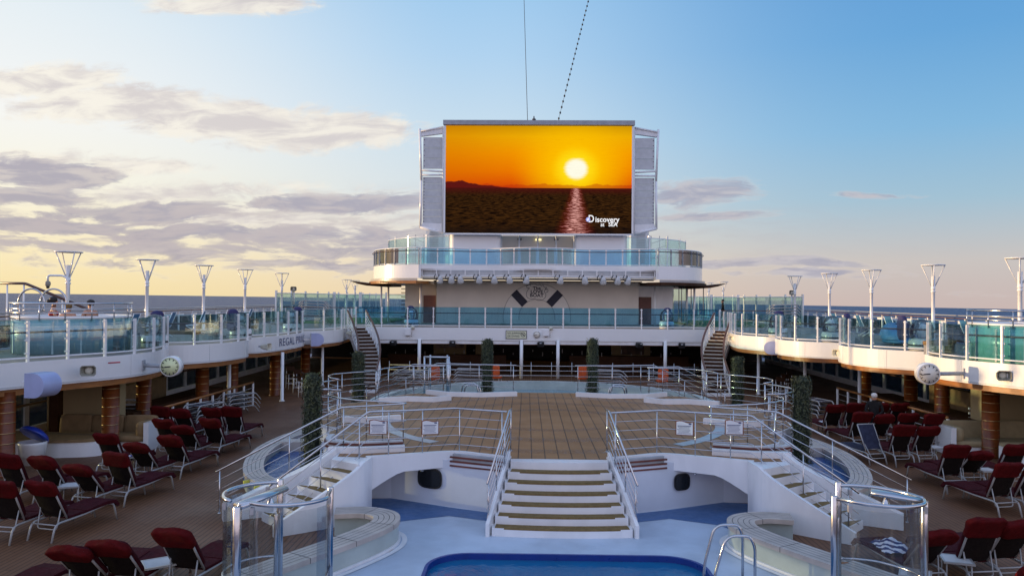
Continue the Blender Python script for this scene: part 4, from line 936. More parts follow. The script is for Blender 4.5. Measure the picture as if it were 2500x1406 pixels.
    c = mixc(t, mrange(t, v, .4215, .4185), sky, wat)
    L(t, c, em.inputs[0]); em.inputs[1].default_value = 1.; L(t, em.outputs[0], o.inputs[0]); return m
SC = thing('movie_screen', 'huge outdoor movie screen showing an orange sunset over the sea', 'screen', (0, 51.5, 12.67))
m = MB(); m.box((0, 52.3, 12.78), (12.75, 1.4, 7.45)); m.build('housing', GREY, SC)
m = MB(); m.box((0, 0, 0), (12.48, .02, 7.2)); o = m.build('picture', screenmat(), None); o.parent = SC; o.location = (0, .04, 0)
m = MB(); m.box((0, 51.55, 16.47), (12.85, .34, .30)); m.build('top_cap', GREY, SC)
m = MB(); m.box((0, 51.54, 8.99), (12.5, .2, .10)); m.build('bottom_trim', WHITE2, SC)
for s in (-1, 1):
    m = MB(); m.box((s * 6.30, 51.52, 12.65), (.12, .16, 7.2)); m.build('side_trim', WHITE2, SC)
    fr = MB()
    yf = 51.75
    O_ = [(6.42, 16.22), (8.02, 15.92), (7.94, 9.45), (6.42, 9.06)]
    def bar(a, b, w):
        fr.tube([(s * a[0], yf, a[1]), (s * b[0], yf, b[1])], w, n=6)
    bar(O_[0], O_[1], .07); bar((8.04, 16.1), (7.90, 12.6), .085); bar((7.90, 12.6), (7.94, 9.4), .085); bar(O_[2], O_[3], .10); bar((6.45, 13.2), (7.98, 13.3), .07); bar((6.45, 12.98), (7.95, 12.98), .07); bar((6.42, 16.2), (6.42, 9.1), .08)
    fo = fr.build('wing_frame', WHITE2, SC)
    m = MB(); vs = [(s * 6.42, yf + .02, 16.2), (s * 8.0, yf + .02, 15.92), (s * 7.96, yf + .02, 15.6), (s * 6.5, yf + .02, 15.8)]
    m.add(vs + [(x, y + .3, z) for x, y, z in vs], [(0, 1, 2, 3), (7, 6, 5, 4), (0, 4, 5, 1), (1, 5, 6, 2), (2, 6, 7, 3), (3, 7, 4, 0)]); m.build('brow', WHITE, SC)
    m = MB(); vs = [(s * 6.44, yf + .02, 9.7), (s * 7.8, yf + .02, 9.75), (s * 7.9, yf + .02, 9.45), (s * 6.44, yf + .02, 9.1)]
    m.add(vs + [(x, y + .3, z) for x, y, z in vs], [(0, 1, 2, 3), (7, 6, 5, 4), (0, 4, 5, 1), (1, 5, 6, 2), (2, 6, 7, 3), (3, 7, 4, 0)]); m.build('chin', WHITE, SC)
    for z0, z1, n in ((13.4, 15.55, 3), (9.72, 12.86, 7)):
        ph = (z1 - z0) / n
        for k in range(n):
            m = MB(); m.box((s * 7.14, yf + .12 - .0 * k, z0 + ph * (k + .5)), (1.32, .10, ph - .025), rx=R(-3)); m.build('speaker_panel', LGREY, SC)
        m = MB()
        for k in range(n * 2): m.box((s * 7.72, yf + .055, z0 + ph * (k + .5) / 2), (.05, .02, .05))
        m.build('fixings', DGREY, SC)
m = MB(); m.lathe([(.0, .0), (.13, .02), (.13, .10), (.05, .14), (.03, .3), (0, .3)], (-.33, 51.5, 16.62), 10); m.build('mast_lamp', DGREY, SC)
facetext(SC, 'lettering', 'iscovery', .50, (4.62, 51.515, 9.99), emis('screen_white', (.95, .95, .98), 1.), .010, 1.02, .94)
facetext(SC, 'lettering', 'D', .68, (3.55, 51.515, 10.03), MATS['screen_white'], .010, .98, .80)
facetext(SC, 'lettering', 'at', .36, (4.30, 51.515, 9.66), MATS['screen_white'], .006, 1., .9)
facetext(SC, 'lettering', 'SEA', .38, (5.0, 51.515, 9.67), MATS['screen_white'], .008, 1.02, .95)
m = MB(); m.lathe([(0, .02), (.15, .02), (.15, 0), (0, 0)], (3.34, 51.53, 10.0), 20, Matrix.Rotation(R(90), 3, 'X')); m.build('globe_mark', emis('globe_blue', (.38, .42, .85), 1.), SC)
m = MB(); m.add([(3.26, 51.5, 9.94), (3.33, 51.5, 10.1), (3.40, 51.5, 10.06), (3.34, 51.5, 9.9)], [(0, 1, 2, 3)]); m.build('globe_land', MATS['screen_white'], SC)
# wires to the mast
m = MB(); m.tube([(-.75, 52.4, 16.5), (-1.1, 60, 27.9), (-1.3, 64, 34)], .022, n=5); one(m, 'stay_wire', DGREY, 'thin dark wire rising straight up from above the big screen', 'wire')
t = thing('light_string', 'string of small dark lamps rising at a slant from above the big screen', 'light string', (1.3, 52.5, 16.6))
m = MB(); m.tube([(1.28, 52.5, 16.6), (3.9, 60, 27.9), (5.4, 64.2, 34.3)], .012, n=5); m.build('cable', DGREY, t)
for k in range(42):
    f = k * .028; p = Vector((1.28, 52.5, 16.6)).lerp(Vector((5.4, 64.2, 34.3)), f * .95)
    m = MB(); m.lathe([(0, -.1), (.06, -.05), (.06, .05), (0, .09)], tuple(p), 6); m.build('lamp', BLACK, t)

# ================================================================== things on the decks
# ---- loungers
def lounger(name, label, th, cush=True, group=None):
    t = thing(name, label, 'sun lounger', (0, 0, 0), group, False)
    fr = ALU
    for s in (-1, 1):
        x = s * .28
        m = MB(); m.tube(fillet([(x * 1.02, -.07, 0), (x, .02, .33), (x, .75, .345), (x, 1.32, .40), (x, 1.50, .36), (x, 1.60, 0)], .12, 5), .021); m.build('side_rail', fr, t)
    m = MB()
    for y, z in ((.03, .31), (.75, .335), (1.32, .385)): m.tube([(-.28, y, z), (.28, y, z)], .014, n=6)
    m.build('crossbars', fr, t)
    py, pz, ln = (.30 if cush else .12), .385, .80
    c, s_ = math.cos(R(th)), math.sin(R(th)); B = lambda d, off=0.: (py - d * c + off * s_, pz + d * s_ + off * c)   # along the back / towards the front
    m = MB()
    for s in (-1, 1): m.tube([(s * .27, *B(0)), (s * .27, *B(ln))], .019)
    m.tube([(-.27, *B(ln)), (.27, *B(ln))], .017, n=6); m.tube([(-.27, *B(.06)), (0, *B(.03, -.03)), (.27, *B(.06))], .014, n=6)
    m.build('backrest_frame', fr, t)
    m = MB(); vs = []
    for d in (.04, .4, ln - .02):
        for k in range(7):
            xx = -.26 + .52 * k / 6; vs.append((xx, *B(d, -.012 - .03 * (1 - (xx / .26) ** 2))))
    m.add(vs, [(r * 7 + k, r * 7 + k + 1, r * 7 + k + 8, r * 7 + k + 7) for r in range(2) for k in range(6)], True); m.build('back_sling', MESHF if cush else NAVYF, t)
    m = MB(); m.tube(fillet([(-.24, *B(.24)), (-.23, py - .20, .20), (.23, py - .20, .20), (.24, *B(.24))], .07, 4), .013, n=6); m.build('support_bar', fr, t)
    if cush:
        m = MB(); prof = [(.30, .405), (.75, .40), (1.32, .445), (1.56, .42), (1.66, .30), (1.61, .27), (1.50, .355), (1.30, .375), (.75, .355), (.30, .36)]
        prof = [(y, z + .012) for y, z in prof]; n = len(prof); w = .30
        m.add([(-w, y, z) for y, z in prof] + [(w, y, z) for y, z in prof], [list(range(n)), list(range(2 * n - 1, n - 1, -1))] + [(i, (i + 1) % n, n + (i + 1) % n, n + i) for i in range(n)])
        for yy in (.75,): m.box((0, yy, .418), (.60, .02, .012))
        m.build('seat_cushion', MAROON, t)
        mid = B(.42, .05); m = MB(); m.super((0, *mid), (.60, .09, .80), .3, rot=Matrix.Rotation(-R(90 - th) * -1, 3, 'X')); m.build('back_cushion', MAROON, t)
        mid = B(.71, -.0); m = MB(); m.super((0, *mid), (.66 + random.uniform(-.02, .03), .135 + random.uniform(-.02, .03), .33 + random.uniform(-.05, .03)), random.uniform(.32, .45), 24, 12, Matrix.Rotation(R(90 - th), 3, 'X') @ Matrix.Rotation(random.uniform(-.07, .07), 3, 'Y')); m.v = [(x + .012 * math.sin(19 * z + 7 * x + th), y + .016 * math.sin(23 * x + 11 * z + th), z + .018 * math.sin(11 * x + th) * (1 if z > .9 else .3)) for x, y, z in m.v]; m.build('pillow', REDP, t)
    else:
        m = MB(); m.add([(-.27, .3, .37), (.27, .3, .37), (.27, 1.4, .40), (-.27, 1.4, .40), (-.27, .3, .36), (.27, .3, .36), (.27, 1.4, .39), (-.27, 1.4, .39)], [(0, 1, 2, 3), (7, 6, 5, 4)]); m.build('seat_sling', NAVYF, t)
        m = MB(); m.tube([(-.27, *B(ln - .14)), (0, *B(ln - .11, .01)), (.27, *B(ln - .14))], .014, n=6); m.build('headbar', fr, t)
    return t
protos = [lounger('sun_lounger', 'x', a_, group='red cushioned sun loungers') for a_ in (66, 62, 57, 51, 46)]
LL = [  # x, y of the head end, reclined?, label
    (-7.5, 11.3, 1, 'reclined red lounger, outermost of the trio beside the square slatted table on the shaded deck'),
    (-6.99, 11.44, 1, 'reclined red lounger directly beside the square slatted table on the shaded deck'),
    (-6.2, 11.84, 0, 'upright red lounger between the slatted table and the shaded-side shower'),
    (-8.5, 10.45, 1, 'red lounger cut off by the bottom corner, shaded deck'),
    (-10.75, 14.45, 0, 'red lounger in front of the blue bin, half hidden by its neighbour, shaded deck'),
    (-10.05, 14.6, 0, 'upright red lounger with a free side to the walkway, second row of the shaded deck'),
    (-12.25, 16.85, 0, 'red lounger right against the blue bin on the shaded deck'),
    (-11.55, 17.0, 0, 'red lounger in front of the white plinth, left of the small table, shaded deck'),
    (-10.45, 16.5, 1, 'low reclined red lounger between the small table and its upright neighbour, shaded deck'),
    (-9.98, 17.15, 0, 'upright red lounger next to the walkway in the third row, shaded deck'),
    (-11.6, 19.7, 0, 'red lounger leaning against the end of the white plinth, shaded deck'),
    (-10.45, 19.0, 1, 'reclined red lounger beside the table with the patterned towel, shaded deck'),
    (-9.93, 19.7, 0, 'upright red lounger next to the walkway in the fourth row, shaded deck'),
    (-11.25, 22.1, 0, 'dark red lounger beside the tan sofa, shaded deck'),
    (-10.45, 21.6, 1, 'reclined red lounger in the middle of the fifth row, shaded deck'),
    (-9.97, 22.3, 0, 'upright red lounger next to the walkway in the fifth row, shaded deck'),
    (-12.4, 24.3, 0, 'red lounger closest to the brown-topped rail in the back row, shaded deck'),
    (-11.75, 24.3, 0, 'red lounger second from the brown-topped rail in the back row, shaded deck'),
    (-10.78, 24.4, 0, 'red lounger third from the brown-topped rail in the back row, shaded deck'),
    (-10.15, 24.4, 0, 'red lounger next to the walkway in the back row, shaded deck'),
    (5.92, 12.5, 1, 'reclined red lounger behind the shower glass with a striped towel, sunlit deck'),
    (6.82, 12.75, 0, 'upright red lounger beside the one with the striped towel, its pillow catching the sun'),
    (7.45, 12.88, 0, 'red lounger at the edge of the picture in the nearest row, sunlit deck'),
    (6.3, 10.6, 0, 'red lounger of which only the pillow shows at the bottom, sunlit deck'),
    (9.92, 17.15, 0, 'upright red lounger next to the walkway with a long white rail, sunlit deck'),
    (10.6, 17.2, 0, 'red lounger cut by the picture edge behind the second row, sunlit deck'),
    (9.92, 19.2, 0, 'red lounger next to the walkway in front of the cream sofa, sunlit deck'),
    (10.62, 19.4, 1, 'reclined red lounger in front of the cream sofa, sunlit deck'),
    (11.64, 19.6, 0, 'red lounger in front of the white sofa end, sunlit deck'),
    (10.1, 22.2, 0, 'red lounger between the bare lounger and its twin, sunlit deck'),
    (10.83, 22.27, 0, 'red lounger beside the low round table by the cream sofa, sunlit deck'),
    (9.98, 24.65, 0, 'red lounger next to the walkway right behind the bare lounger, sunlit deck'),
    (10.69, 24.7, 0, 'red lounger between the bare lounger and the standing person, sunlit deck'),
    (11.5, 24.8, 0, 'red lounger right of the small white tables, sunlit deck'),
    (12.1, 24.4, 0, 'dark red lounger against the amber-topped rail, sunlit deck'),
    (9.95, 26.7, 0, 'red lounger next to the walkway in the back row, sunlit deck'),
    (10.67, 26.8, 0, 'red lounger just in front of the standing person, sunlit deck'),
    (11.75, 27.3, 0, 'dark red lounger behind the standing person, sunlit deck'),
    (12.4, 27.2, 0, 'dark red lounger farthest to the back beside the amber-topped rail, sunlit deck')]
used = {}
for q_, (x, y, rec, lab) in enumerate(LL):
    rz = (-.17 if x < 0 else .17) + random.uniform(-.07, .07); k = (4, 3, 3)[q_ % 3] if rec else (1, 0, 2, 1, 0)[q_ % 5]; src = protos[k]
    off = Matrix.Rotation(rz, 3, 'Z') @ Vector((0, (-.06, -.10, -.15, -.20, -.25)[k], 0)); loc = (x - off.x, y - off.y, 0)
    if k not in used: used[k] = 1; src.location = loc; src.rotation_euler = (0, 0, rz); src['label'] = lab
    else: dup(src, loc, rz, lab)
bl = lounger('bare_lounger', 'bare white lounger frame without cushions, its navy back swung forward, sunlit deck', 118, False)
bl.location = (9.42, 22.5, 0); bl.rotation_euler = (0, 0, .26)
# ---- small tables
def table(name, label, slat, hgt=.45, w=.46):
    t = thing(name, label, 'table', (0, 0, 0), 'small tables among the loungers', False)
    m = MB()
    for k in range(2): m.box((0, (k * 2 - 1) * (w / 2 - .015), hgt), (w, .03, .03)); m.box(((k * 2 - 1) * (w / 2 - .015), 0, hgt), (.03, w - .06, .03))
    m.build('table_frame', ALU, t)
    m = MB()
    for k in range(9): m.box((0, -w / 2 + .05 + k * (w - .1) / 8, hgt + .004), (w - .06, (w - .1) / 8 - .008, .012))
    m.build('slats', LGREY if slat else WHITE, t)
    for sx in (-1, 1):
        for sy in (-1, 1):
            m = MB(); m.tube([(sx * (w / 2 - .05), sy * (w / 2 - .05), hgt - .016), (sx * (w / 2 - .04), sy * (w / 2 - .04), 0)], .013, n=6); m.build('leg', ALU, t)
    return t
t0 = table('side_table', 'square white slatted table between the two nearest lounger groups, shaded deck', True); t0.location = (-6.62, 12.3, 0); t0.rotation_euler.z = .6
for x, y, rz, lab in ((-10.98, 17.2, .3, 'small pale table between the upright and the reclined lounger in the third row, shaded deck'), (-11.05, 20.4, .2, 'small pale table carrying a blue patterned towel, shaded deck'),
                      (5.42, 12.3, -.5, 'square slatted table seen through the shower glass, sunlit deck'), (6.45, 13.0, -.3, 'small slatted table between the two nearest loungers, sunlit deck'), (11.3, 22.9, .2, 'low pale table beside the white end of the cream sofa, sunlit deck'),
                      (11.1, 24.9, .1, 'low white table stacked between back-row loungers, sunlit deck'), (11.0, 19.9, .1, 'small pale table between the loungers in front of the cream sofa')):
    dup(t0, (x, y, 0), rz, lab)
def crumple(name, label, c, d, mats, seed, n=14):
    random.seed(seed); m = MB(); vs = []
    for i in range(n + 1):
        for j in range(n + 1):
            a, b = i / n - .5, j / n - .5; q = max(0, 1 - (2 * a) ** 4) * max(0, 1 - (2 * b) ** 4)
            vs.append((c[0] + a * d[0] + random.uniform(-.02, .02), c[1] + b * d[1] + random.uniform(-.02, .02), c[2] + q * d[2] * (.6 + .4 * math.sin(9 * a + 3) * math.cos(8 * b)) + random.uniform(0, .02)))
    m.add(vs, [(i * (n + 1) + j, i * (n + 1) + j + 1, (i + 1) * (n + 1) + j + 1, (i + 1) * (n + 1) + j) for i in range(n) for j in range(n)], True)
    o = one(m, name, mats, label, 'towel'); random.seed(seed + 1); return o
def stripemat(name, a, b, sc, kind='x'):
    m, t = nt(name); o = N(t, 'ShaderNodeOutputMaterial'); p = N(t, 'ShaderNodeBsdfPrincipled'); tc = N(t, 'ShaderNodeTexCoord')
    w = N(t, 'ShaderNodeTexWave', bands_direction='DIAGONAL'); w.inputs['Scale'].default_value = sc; w.inputs['Distortion'].default_value = 3.; w.inputs['Detail'].default_value = 1
    L(t, tc.outputs['Object'], w.inputs[0]); L(t, mixc(t, mrange(t, w.outputs['Fac'], .45, .55), a, b), p.inputs['Base Color']); p.inputs['Roughness'].default_value = .9
    L(t, p.outputs[0], o.inputs[0]); return m
crumple('beach_towel', 'navy and white striped towel lying on the lounger behind the shower glass', (5.62, 13.5, .47), (.50, .62, .16), stripemat('towel_stripes', (.03, .04, .13), (.62, .63, .70), 3.2), 3)
crumple('beach_towel', 'blue patterned white towel on the small table, shaded deck', (-11.05, 20.4, .47), (.42, .40, .07), stripemat('towel_pattern', (.05, .06, .32), (.68, .69, .75), 6.), 4)
crumple('beach_towel', 'crumpled white towel on the back-row lounger nearest the walkway, sunlit deck', (9.75, 27.3, .46), (.3, .25, .05), stripemat('towel_white', (.55, .55, .6), (.72, .72, .75), 2.), 5)
random.seed(11)
# ---- stacked loungers
def bareframe(mat=ALU):
    m = MB()
    for s in (-1, 1): m.tube(fillet([(-.95, s * .29, -.02), (-.80, s * .29, .16), (.55, s * .29, .12), (.80, s * .29, -.13), (.84, s * .29, -.18)], .12, 4), .022, n=6)
    for x in (-.6, 0., .5): m.tube([(x, -.29, .13), (x, .29, .13)], .014, n=5)
    m.add([(-.75, -.26, .13), (-.75, .26, .13), (.5, .26, .10), (.5, -.26, .10)], [(0, 1, 2, 3)])
    return m
NB = ['bottom', 'second', 'third', 'fourth', 'fifth', 'sixth', 'seventh', 'eighth', 'top']
fb = bareframe().build('stacked_lounger', ALU); fb.data.materials.append(NAVYF)
fb.data.polygons[len(fb.data.polygons) - 1].material_index = 1
first = True
for x, y, z, n, rz, where in ((-13.7, 46.6, ZD, 8, .05, 'beside the shaded wind screens'), (13.75, 44.2, ZD, 8, pi - .05, 'beside the sunlit wind screens'), (-11.9, 26.6, 0, 5, 1.35, 'behind the back row of the shaded deck'), (-12.2, 30.6, 0, 4, 1.2, 'in front of the brown-topped rail, shaded deck'),
                              (10.6, 30.6, 0, 4, 1.7, 'behind the back row of the sunlit deck'), (-3.6, 40.2, 0, 5, 0., 'behind the far pool, shaded half'), (3.6, 40.2, 0, 5, 0., 'behind the far pool, sunlit half'), (-6.9, 40.8, 0, 4, 0., 'behind the far pool, outermost shaded')):
    for k in range(n):
        o = fb if first else fb.copy()
        if not first: COL.objects.link(o)
        first = False
        o.location = (x + .02 * k, y, z + .20 + .165 * k); o.rotation_euler = (0, 0, rz)
        nm = 'top' if k == n - 1 else NB[k]
        tag(o, f'stacked lounger frame, {nm} of the stack {where}', 'sun lounger', 'stacked lounger frames')
# ---- lamp posts
def lamp(label):
    t = thing('lamp_post', label, 'street lamp', (0, 0, 0), 'white cone-topped lamp posts', False)
    m = MB(); m.lathe([(.13, 0), (.12, .05), (.072, .07), (.072, 2.15), (.095, 2.17), (.095, 2.21), (.072, 2.23), (.072, 2.27), (.095, 2.29), (.095, 2.32), (.08, 2.34), (.08, 2.85), (0, 2.85)], n=14); m.build('pole', WHITE2, t)
    for k in range(4):
        a = R(45 + 90 * k + 12); m = MB(); m.tube([(.07 * math.cos(a), .07 * math.sin(a), 2.42), (.44 * math.cos(a), .44 * math.sin(a), 3.30)], .022, n=6); m.build('strut', WHITE2, t)
    m = MB(); m.lathe([(.40, 3.30), (.47, 3.30), (.48, 3.335), (.40, 3.345), (.40, 3.30)], n=32); m.build('ring', WHITE2, t)
    return t
lp = lamp('x'); firstl = True
for s, ys, w in ((-1, (27.5, 33.3, 39.2, 45., 51.8, 70.5, 74.0), 'over the shaded deck'), (1, (27.5, 33.3, 39.2, 44.6, 50.3, 68.6, 74.), 'over the sunlit deck')):
    for k, y in enumerate(ys):
        lab = f'white cone-topped lamp post, {["nearest", "second", "third", "fourth", "fifth", "sixth", "farthest"][k]} of the row {w}'
        if firstl: lp.location = (s * 17. - .32, y, ZD); lp['label'] = lab; firstl = False
        else: dup(lp, (s * 17. - .32, y, ZD), .2 * k, lab)
# ---- tall wind screens on the upper deck
for s in (-1, 1):
    balustrade('wind_screen', f'long row of tall blue wind screens on thick posts, {SIDE[s]} edge of the far deck', [(s * 17.4, 51.0 + 3.4 * k) for k in range(12)], ZD, 1.96, 3.4, s, G_TINT, 'tall wind screens', posth=2.16, postw=.28, mid=0, gap=.05, cap=.035)
    balustrade('wind_screen', f'tall blue wind screens crossing the far deck, {SIDE[s]} side', [(s * 17.3, 66.), (s * 14., 66.), (s * 10.5, 66.)], ZD, 1.96, 2.1, 1, G_TINT, 'tall wind screens', posth=2.16, postw=.25, mid=0, gap=.05, cap=.035)
    m = MB(); m.box((s * 13.5, 57, ZD + .012), (6.5, 14, .02)); o = m.build('green_turf', TURF); tag(o, f'strip of green turf on the far deck, {SIDE[s]} side', 'turf')
    m = MB(); m.box((s * 14, 52.6, ZD + 1.02), (7, .09, .05)); o = None
    t = thing('inner_rail', f'dark-topped rail across the far deck, {SIDE[s]} side', 'railing', (s * 14, 52.6, ZD)); m.build('handrail', RAILW, t)
    for k in range(6):
        m = MB(); m.box((s * (10.7 + 1.32 * k), 52.6, ZD + .5), (.06, .06, 1.0)); m.build('post', WHITE2, t)
# ---- horn speakers
def horn(label, loc, rz, pale=False, arm=True, sc=1.0):
    t = thing('horn_speaker', label, 'loudspeaker', loc, 'horn loudspeakers', False, rz); t.scale = (sc, sc, sc)
    def ring(w, h_, c, y): return [(sx * (w / 2 - (c if ch else 0)), y, sz * (h_ / 2 - (0 if ch else c))) for sx, sz, ch in ((1, 1, 1), (1, 1, 0), (1, -1, 0), (1, -1, 1), (-1, -1, 1), (-1, -1, 0), (-1, 1, 0), (-1, 1, 1))]
    Rg = [ring(.14, .12, .03, .30), ring(.24, .18, .04, .22), ring(.40, .29, .05, -.08), ring(.36, .25, .045, -.08), ring(.22, .16, .03, .08)]
    m = MB(); m.add([p for r in Rg for p in r], [list(range(8))] + [(i * 8 + j, i * 8 + (j + 1) % 8, (i + 1) * 8 + (j + 1) % 8, (i + 1) * 8 + j) for i in range(4) for j in range(8)] + [list(range(39, 31, -1))]); m.build('horn', HORNL if pale else HORN, t)
    m = MB(); m.lathe([(.11, .0), (.10, .03), (.04, .05), (.0, .05)], (0, .07, 0), 14, Matrix.Rotation(R(90), 3, 'X')); m.build('driver_cap', HORNL, t)
    if arm:
        m = MB(); m.box((0, .34, 0), (.05, .14, .06)); m.box((.10, .22, .02), (.03, .2, .03)); m.build('bracket', GREY, t)
    else:
        m = MB(); m.tube([(0, .1, -.14), (0, .12, -1.0)], .05, n=8); m.build('pole', WHITE2, t)
    return t
horn('grey horn speaker on the nearest white fascia, shaded side', (-12.85, 21.1, 2.64), R(20))
horn('grey horn speaker facing sideways between two scallops, shaded side', (-11.55, 32.0, 2.62), R(80), True)
horn('grey horn speaker at the head of the shaded winding stairs', (-10.45, 42.6, 2.72), R(75), True)
horn('pale horn speaker at the head of the sunlit winding stairs', (9.95, 40.2, 2.72), R(-60), True)
horn('yellow-lit horn speaker between two scallops, sunlit side', (11.9, 31.5, 2.60), R(-52), True)
horn('grey horn speaker on the nearest white fascia, sunlit side', (12.95, 22.35, 2.62), R(-12))
horn('dark horn speaker on a post above the shaded wind screens', (-17.3, 54.4, 5.25), .1, False, False, 1.1)
horn('dark horn speaker on a post above the sunlit wind screens', (17.3, 52.6, 5.22), -.1, False, False, 1.1)
for s, x, y in ((-1, -12.55, 22.15), (1, 13.35, 21.7)):
    m = MB(); m.tube([(x + .1, y - .15, 2.80), (x + .22 * s, y - .2, 2.78)], .02, n=6); one(m, 'red_cable', pm('red_cable%d' % s, (.5, .03, .05), .5), f'short red cable above the nearest horn speaker, {SIDE[s]} side', 'cable')
# ---- clocks
def clock(name, label, loc, rz, r, depth, dial, mount=None, hands=True, sc=1):
    t = thing(name, label, 'clock', loc, None, False, rz)
    rx = Matrix.Rotation(R(90), 3, 'X')
    m = MB(); m.lathe([(0, -depth / 2), (r * .93, -depth / 2), (r * 1.0, -depth / 2 + .03), (r * 1.0, depth / 2 - .03), (r * .93, depth / 2), (r * .88, depth / 2), (r * .88, depth / 2 - .01), (0, depth / 2 - .01)], (0, 0, 0), 32, rx); m.build('case', WHITE2, t)
    y = -depth / 2 - .003
    m = MB(); m.lathe([(0, 0), (r * .87, 0), (r * .87, .004), (0, .004)], (0, y, 0), 32, rx); d = m.build('dial', dial, t)
    m = MB()
    for k in range(60):
        a = R(6 * k); big = k % 5 == 0; ra, rb = (r * .62 if big else r * .76), r * .83; rm = (ra + rb) / 2
        m.box((rm * math.sin(a), y - .008, rm * math.cos(a)), ((.075 if big else .028) * r, .003, rb - ra), ry=a)
    m.build('tick_marks', INK, d)
    m = MB()
    for ang, ln, w in ((262, .74, .07), (264, .48, .10)):
        a = R(ang); m.box((ln * r * .42 * math.sin(a), y - .012, ln * r * .42 * math.cos(a)), (w * r, .004, ln * r * 1.1), ry=a)
    m.build('hands', INK, d)
    if mount:
        m = MB(); (x0, y0), (x1, y1) = mount; m.tube([(x0, y0, .0), (x1, y1, .0)], .075, n=4); m.box((x1, y1, 0), (.10, .16, .32)); m.build('bracket', GREY, t)
    return t
clock('hanging_clock', 'round two-faced clock with a greenish lit dial, shaded side', (-11.55, 23.3, 2.58), R(6), .31, .34, DIALG, ((-.28, .0), (-.98, .35)))
clock('hanging_clock', 'round two-faced clock in the sun, throwing a blue shadow on the fascia', (11.38, 23.5, 2.55), R(-8), .33, .30, DIALW, ((.30, .0), (1.18, .35)))
clock('wall_clock', 'small round wall clock beside the diving sign', (-.12, 45.47, 2.57), 0, .24, .06, DIALW)
# ---- diving sign
t = thing('warning_sign', 'cream no jumping or diving sign in a dark frame on the white deck edge', 'sign', (-1.33, 45.46, 2.56))
m = MB(); m.box((-1.33, 45.465, 2.56), (1.24, .03, .50)); m.build('frame', INK, t)
m = MB(); m.box((-1.33, 45.455, 2.56), (1.18, .03, .44)); m.build('panel', SIGNY, t)
facetext(t, 'lettering', 'NO JUMPING', .155, (-1.86, 45.436, 2.65), INK, .0, 1.1, .86, 'LEFT'); facetext(t, 'lettering', 'OR DIVING', .155, (-1.86, 45.436, 2.47), INK, .0, 1.1, .86, 'LEFT')
m = MB(); m.tube([(-.93 + .12 * math.cos(R(a)), 45.434, 2.57 + .12 * math.sin(R(a))) for a in range(0, 360, 15)], .014, True, 6); m.tube([(-1.015, 45.434, 2.655), (-.845, 45.434, 2.485)], .013, n=6); m.tube([(-.98, 45.436, 2.56), (-.92, 45.436, 2.59), (-.88, 45.436, 2.56)], .018, n=6); m.build('prohibition_mark', INK, t)
# ---- small boxes and beacons on fascias
def beacon(label, loc, rz=0):
    t = thing('beacon_box', label, 'beacon', loc, 'junction boxes with beacons', False, rz)
    m = MB(); m.box((0, 0, 0), (.36, .12, .36)); m.build('box', WHITE, t); m = MB(); m.lathe([(.10, .0), (.10, .16), (.07, .20), (0, .21)], (.30, 0, .18), 12); m.build('beacon_lamp', HORNL, t)
    m = MB()
    for k in range(3): m.lathe([(0, -.03), (.03, 0), (0, .03)], (.24, -.03, -.02 - .10 * k), 6)
    m.tube([(-.1, -.03, -.2), (.0, -.05, -.26), (.12, -.03, -.2)], .012, n=5); m.build('cable_glands', DGREY, t)
beacon('white junction box with a beacon under the shaded clear-domed light', (-7.75, 45.40, 2.66)); beacon('white junction box with a beacon right of the wall clock', (.42, 45.42, 2.68)); beacon('white junction box with a beacon on the farthest sunlit scallop', (11.0, 36.3, 2.60), R(-30))
# ---- lavender drums under the deck edge
def drumcover(label, loc, rz, r=.36, ln=.55):
    t = thing('drum_cover', label, 'cover', loc, 'rounded drum covers', False, rz)
    pr = [(-ln * .5, -r)] + [(ln * .05 + r * math.cos(R(a)), r * math.sin(R(a))) for a in range(-90, 91, 12)] + [(-ln * .5, r)]
    m = MB(); n = len(pr); m.add([(x, -.28, z) for x, z in pr] + [(x, .28, z) for x, z in pr], [list(range(n)), list(range(2 * n - 1, n - 1, -1))] + [(i, (i + 1) % n, n + (i + 1) % n, n + i) for i in range(n)], False); m.build('shell', DRUM, t)
    m = MB(); m.box((-ln * .5 - .012, 0, 0), (.02, .5, r * 1.9)); m.build('end_plate', WHITE, t)
    m = MB(); m.box((-ln * .5 - .2, .1, 0), (.4, .16, .12)); m.build('arm', WHITE, t)
drumcover('lavender rounded drum cover on the nearest shaded fascia', (-12.75, 18.9, 2.50), R(-12), .30, .50)
drumcover('lavender drum cover at the end of the ship name, shaded side', (-11.35, 38.75, 2.55), R(20), .32); drumcover('greenish drum cover between the two farthest sunlit scallops', (10.75, 36.15, 2.50), R(150), .30)
# ---- ship's name along the third scallop of the shaded side
bp_ = BP[-1][2]; sl = lens(bp_)
v, f = textmesh('REGAL PRINCESS', .50, 0, .0, 1.1, 'LEFT')
m = MB(); vs = []
for x, yv, z in v:
    u = 2.35 + x * 1.12; p = atlen(bp_, sl, u); q = (atlen(bp_, sl, min(sl[-1], u + .03)) - atlen(bp_, sl, max(0, u - .03))).normalized(); n_ = Vector((q.y, -q.x)); p = p + n_ * .016; vs.append((p.x, p.y, 2.63 + yv))
m.add(vs, f); serif = None
one(m, 'ship_name', INKB, 'blue ship name lettering on the third white scallop, shaded side', 'lettering')
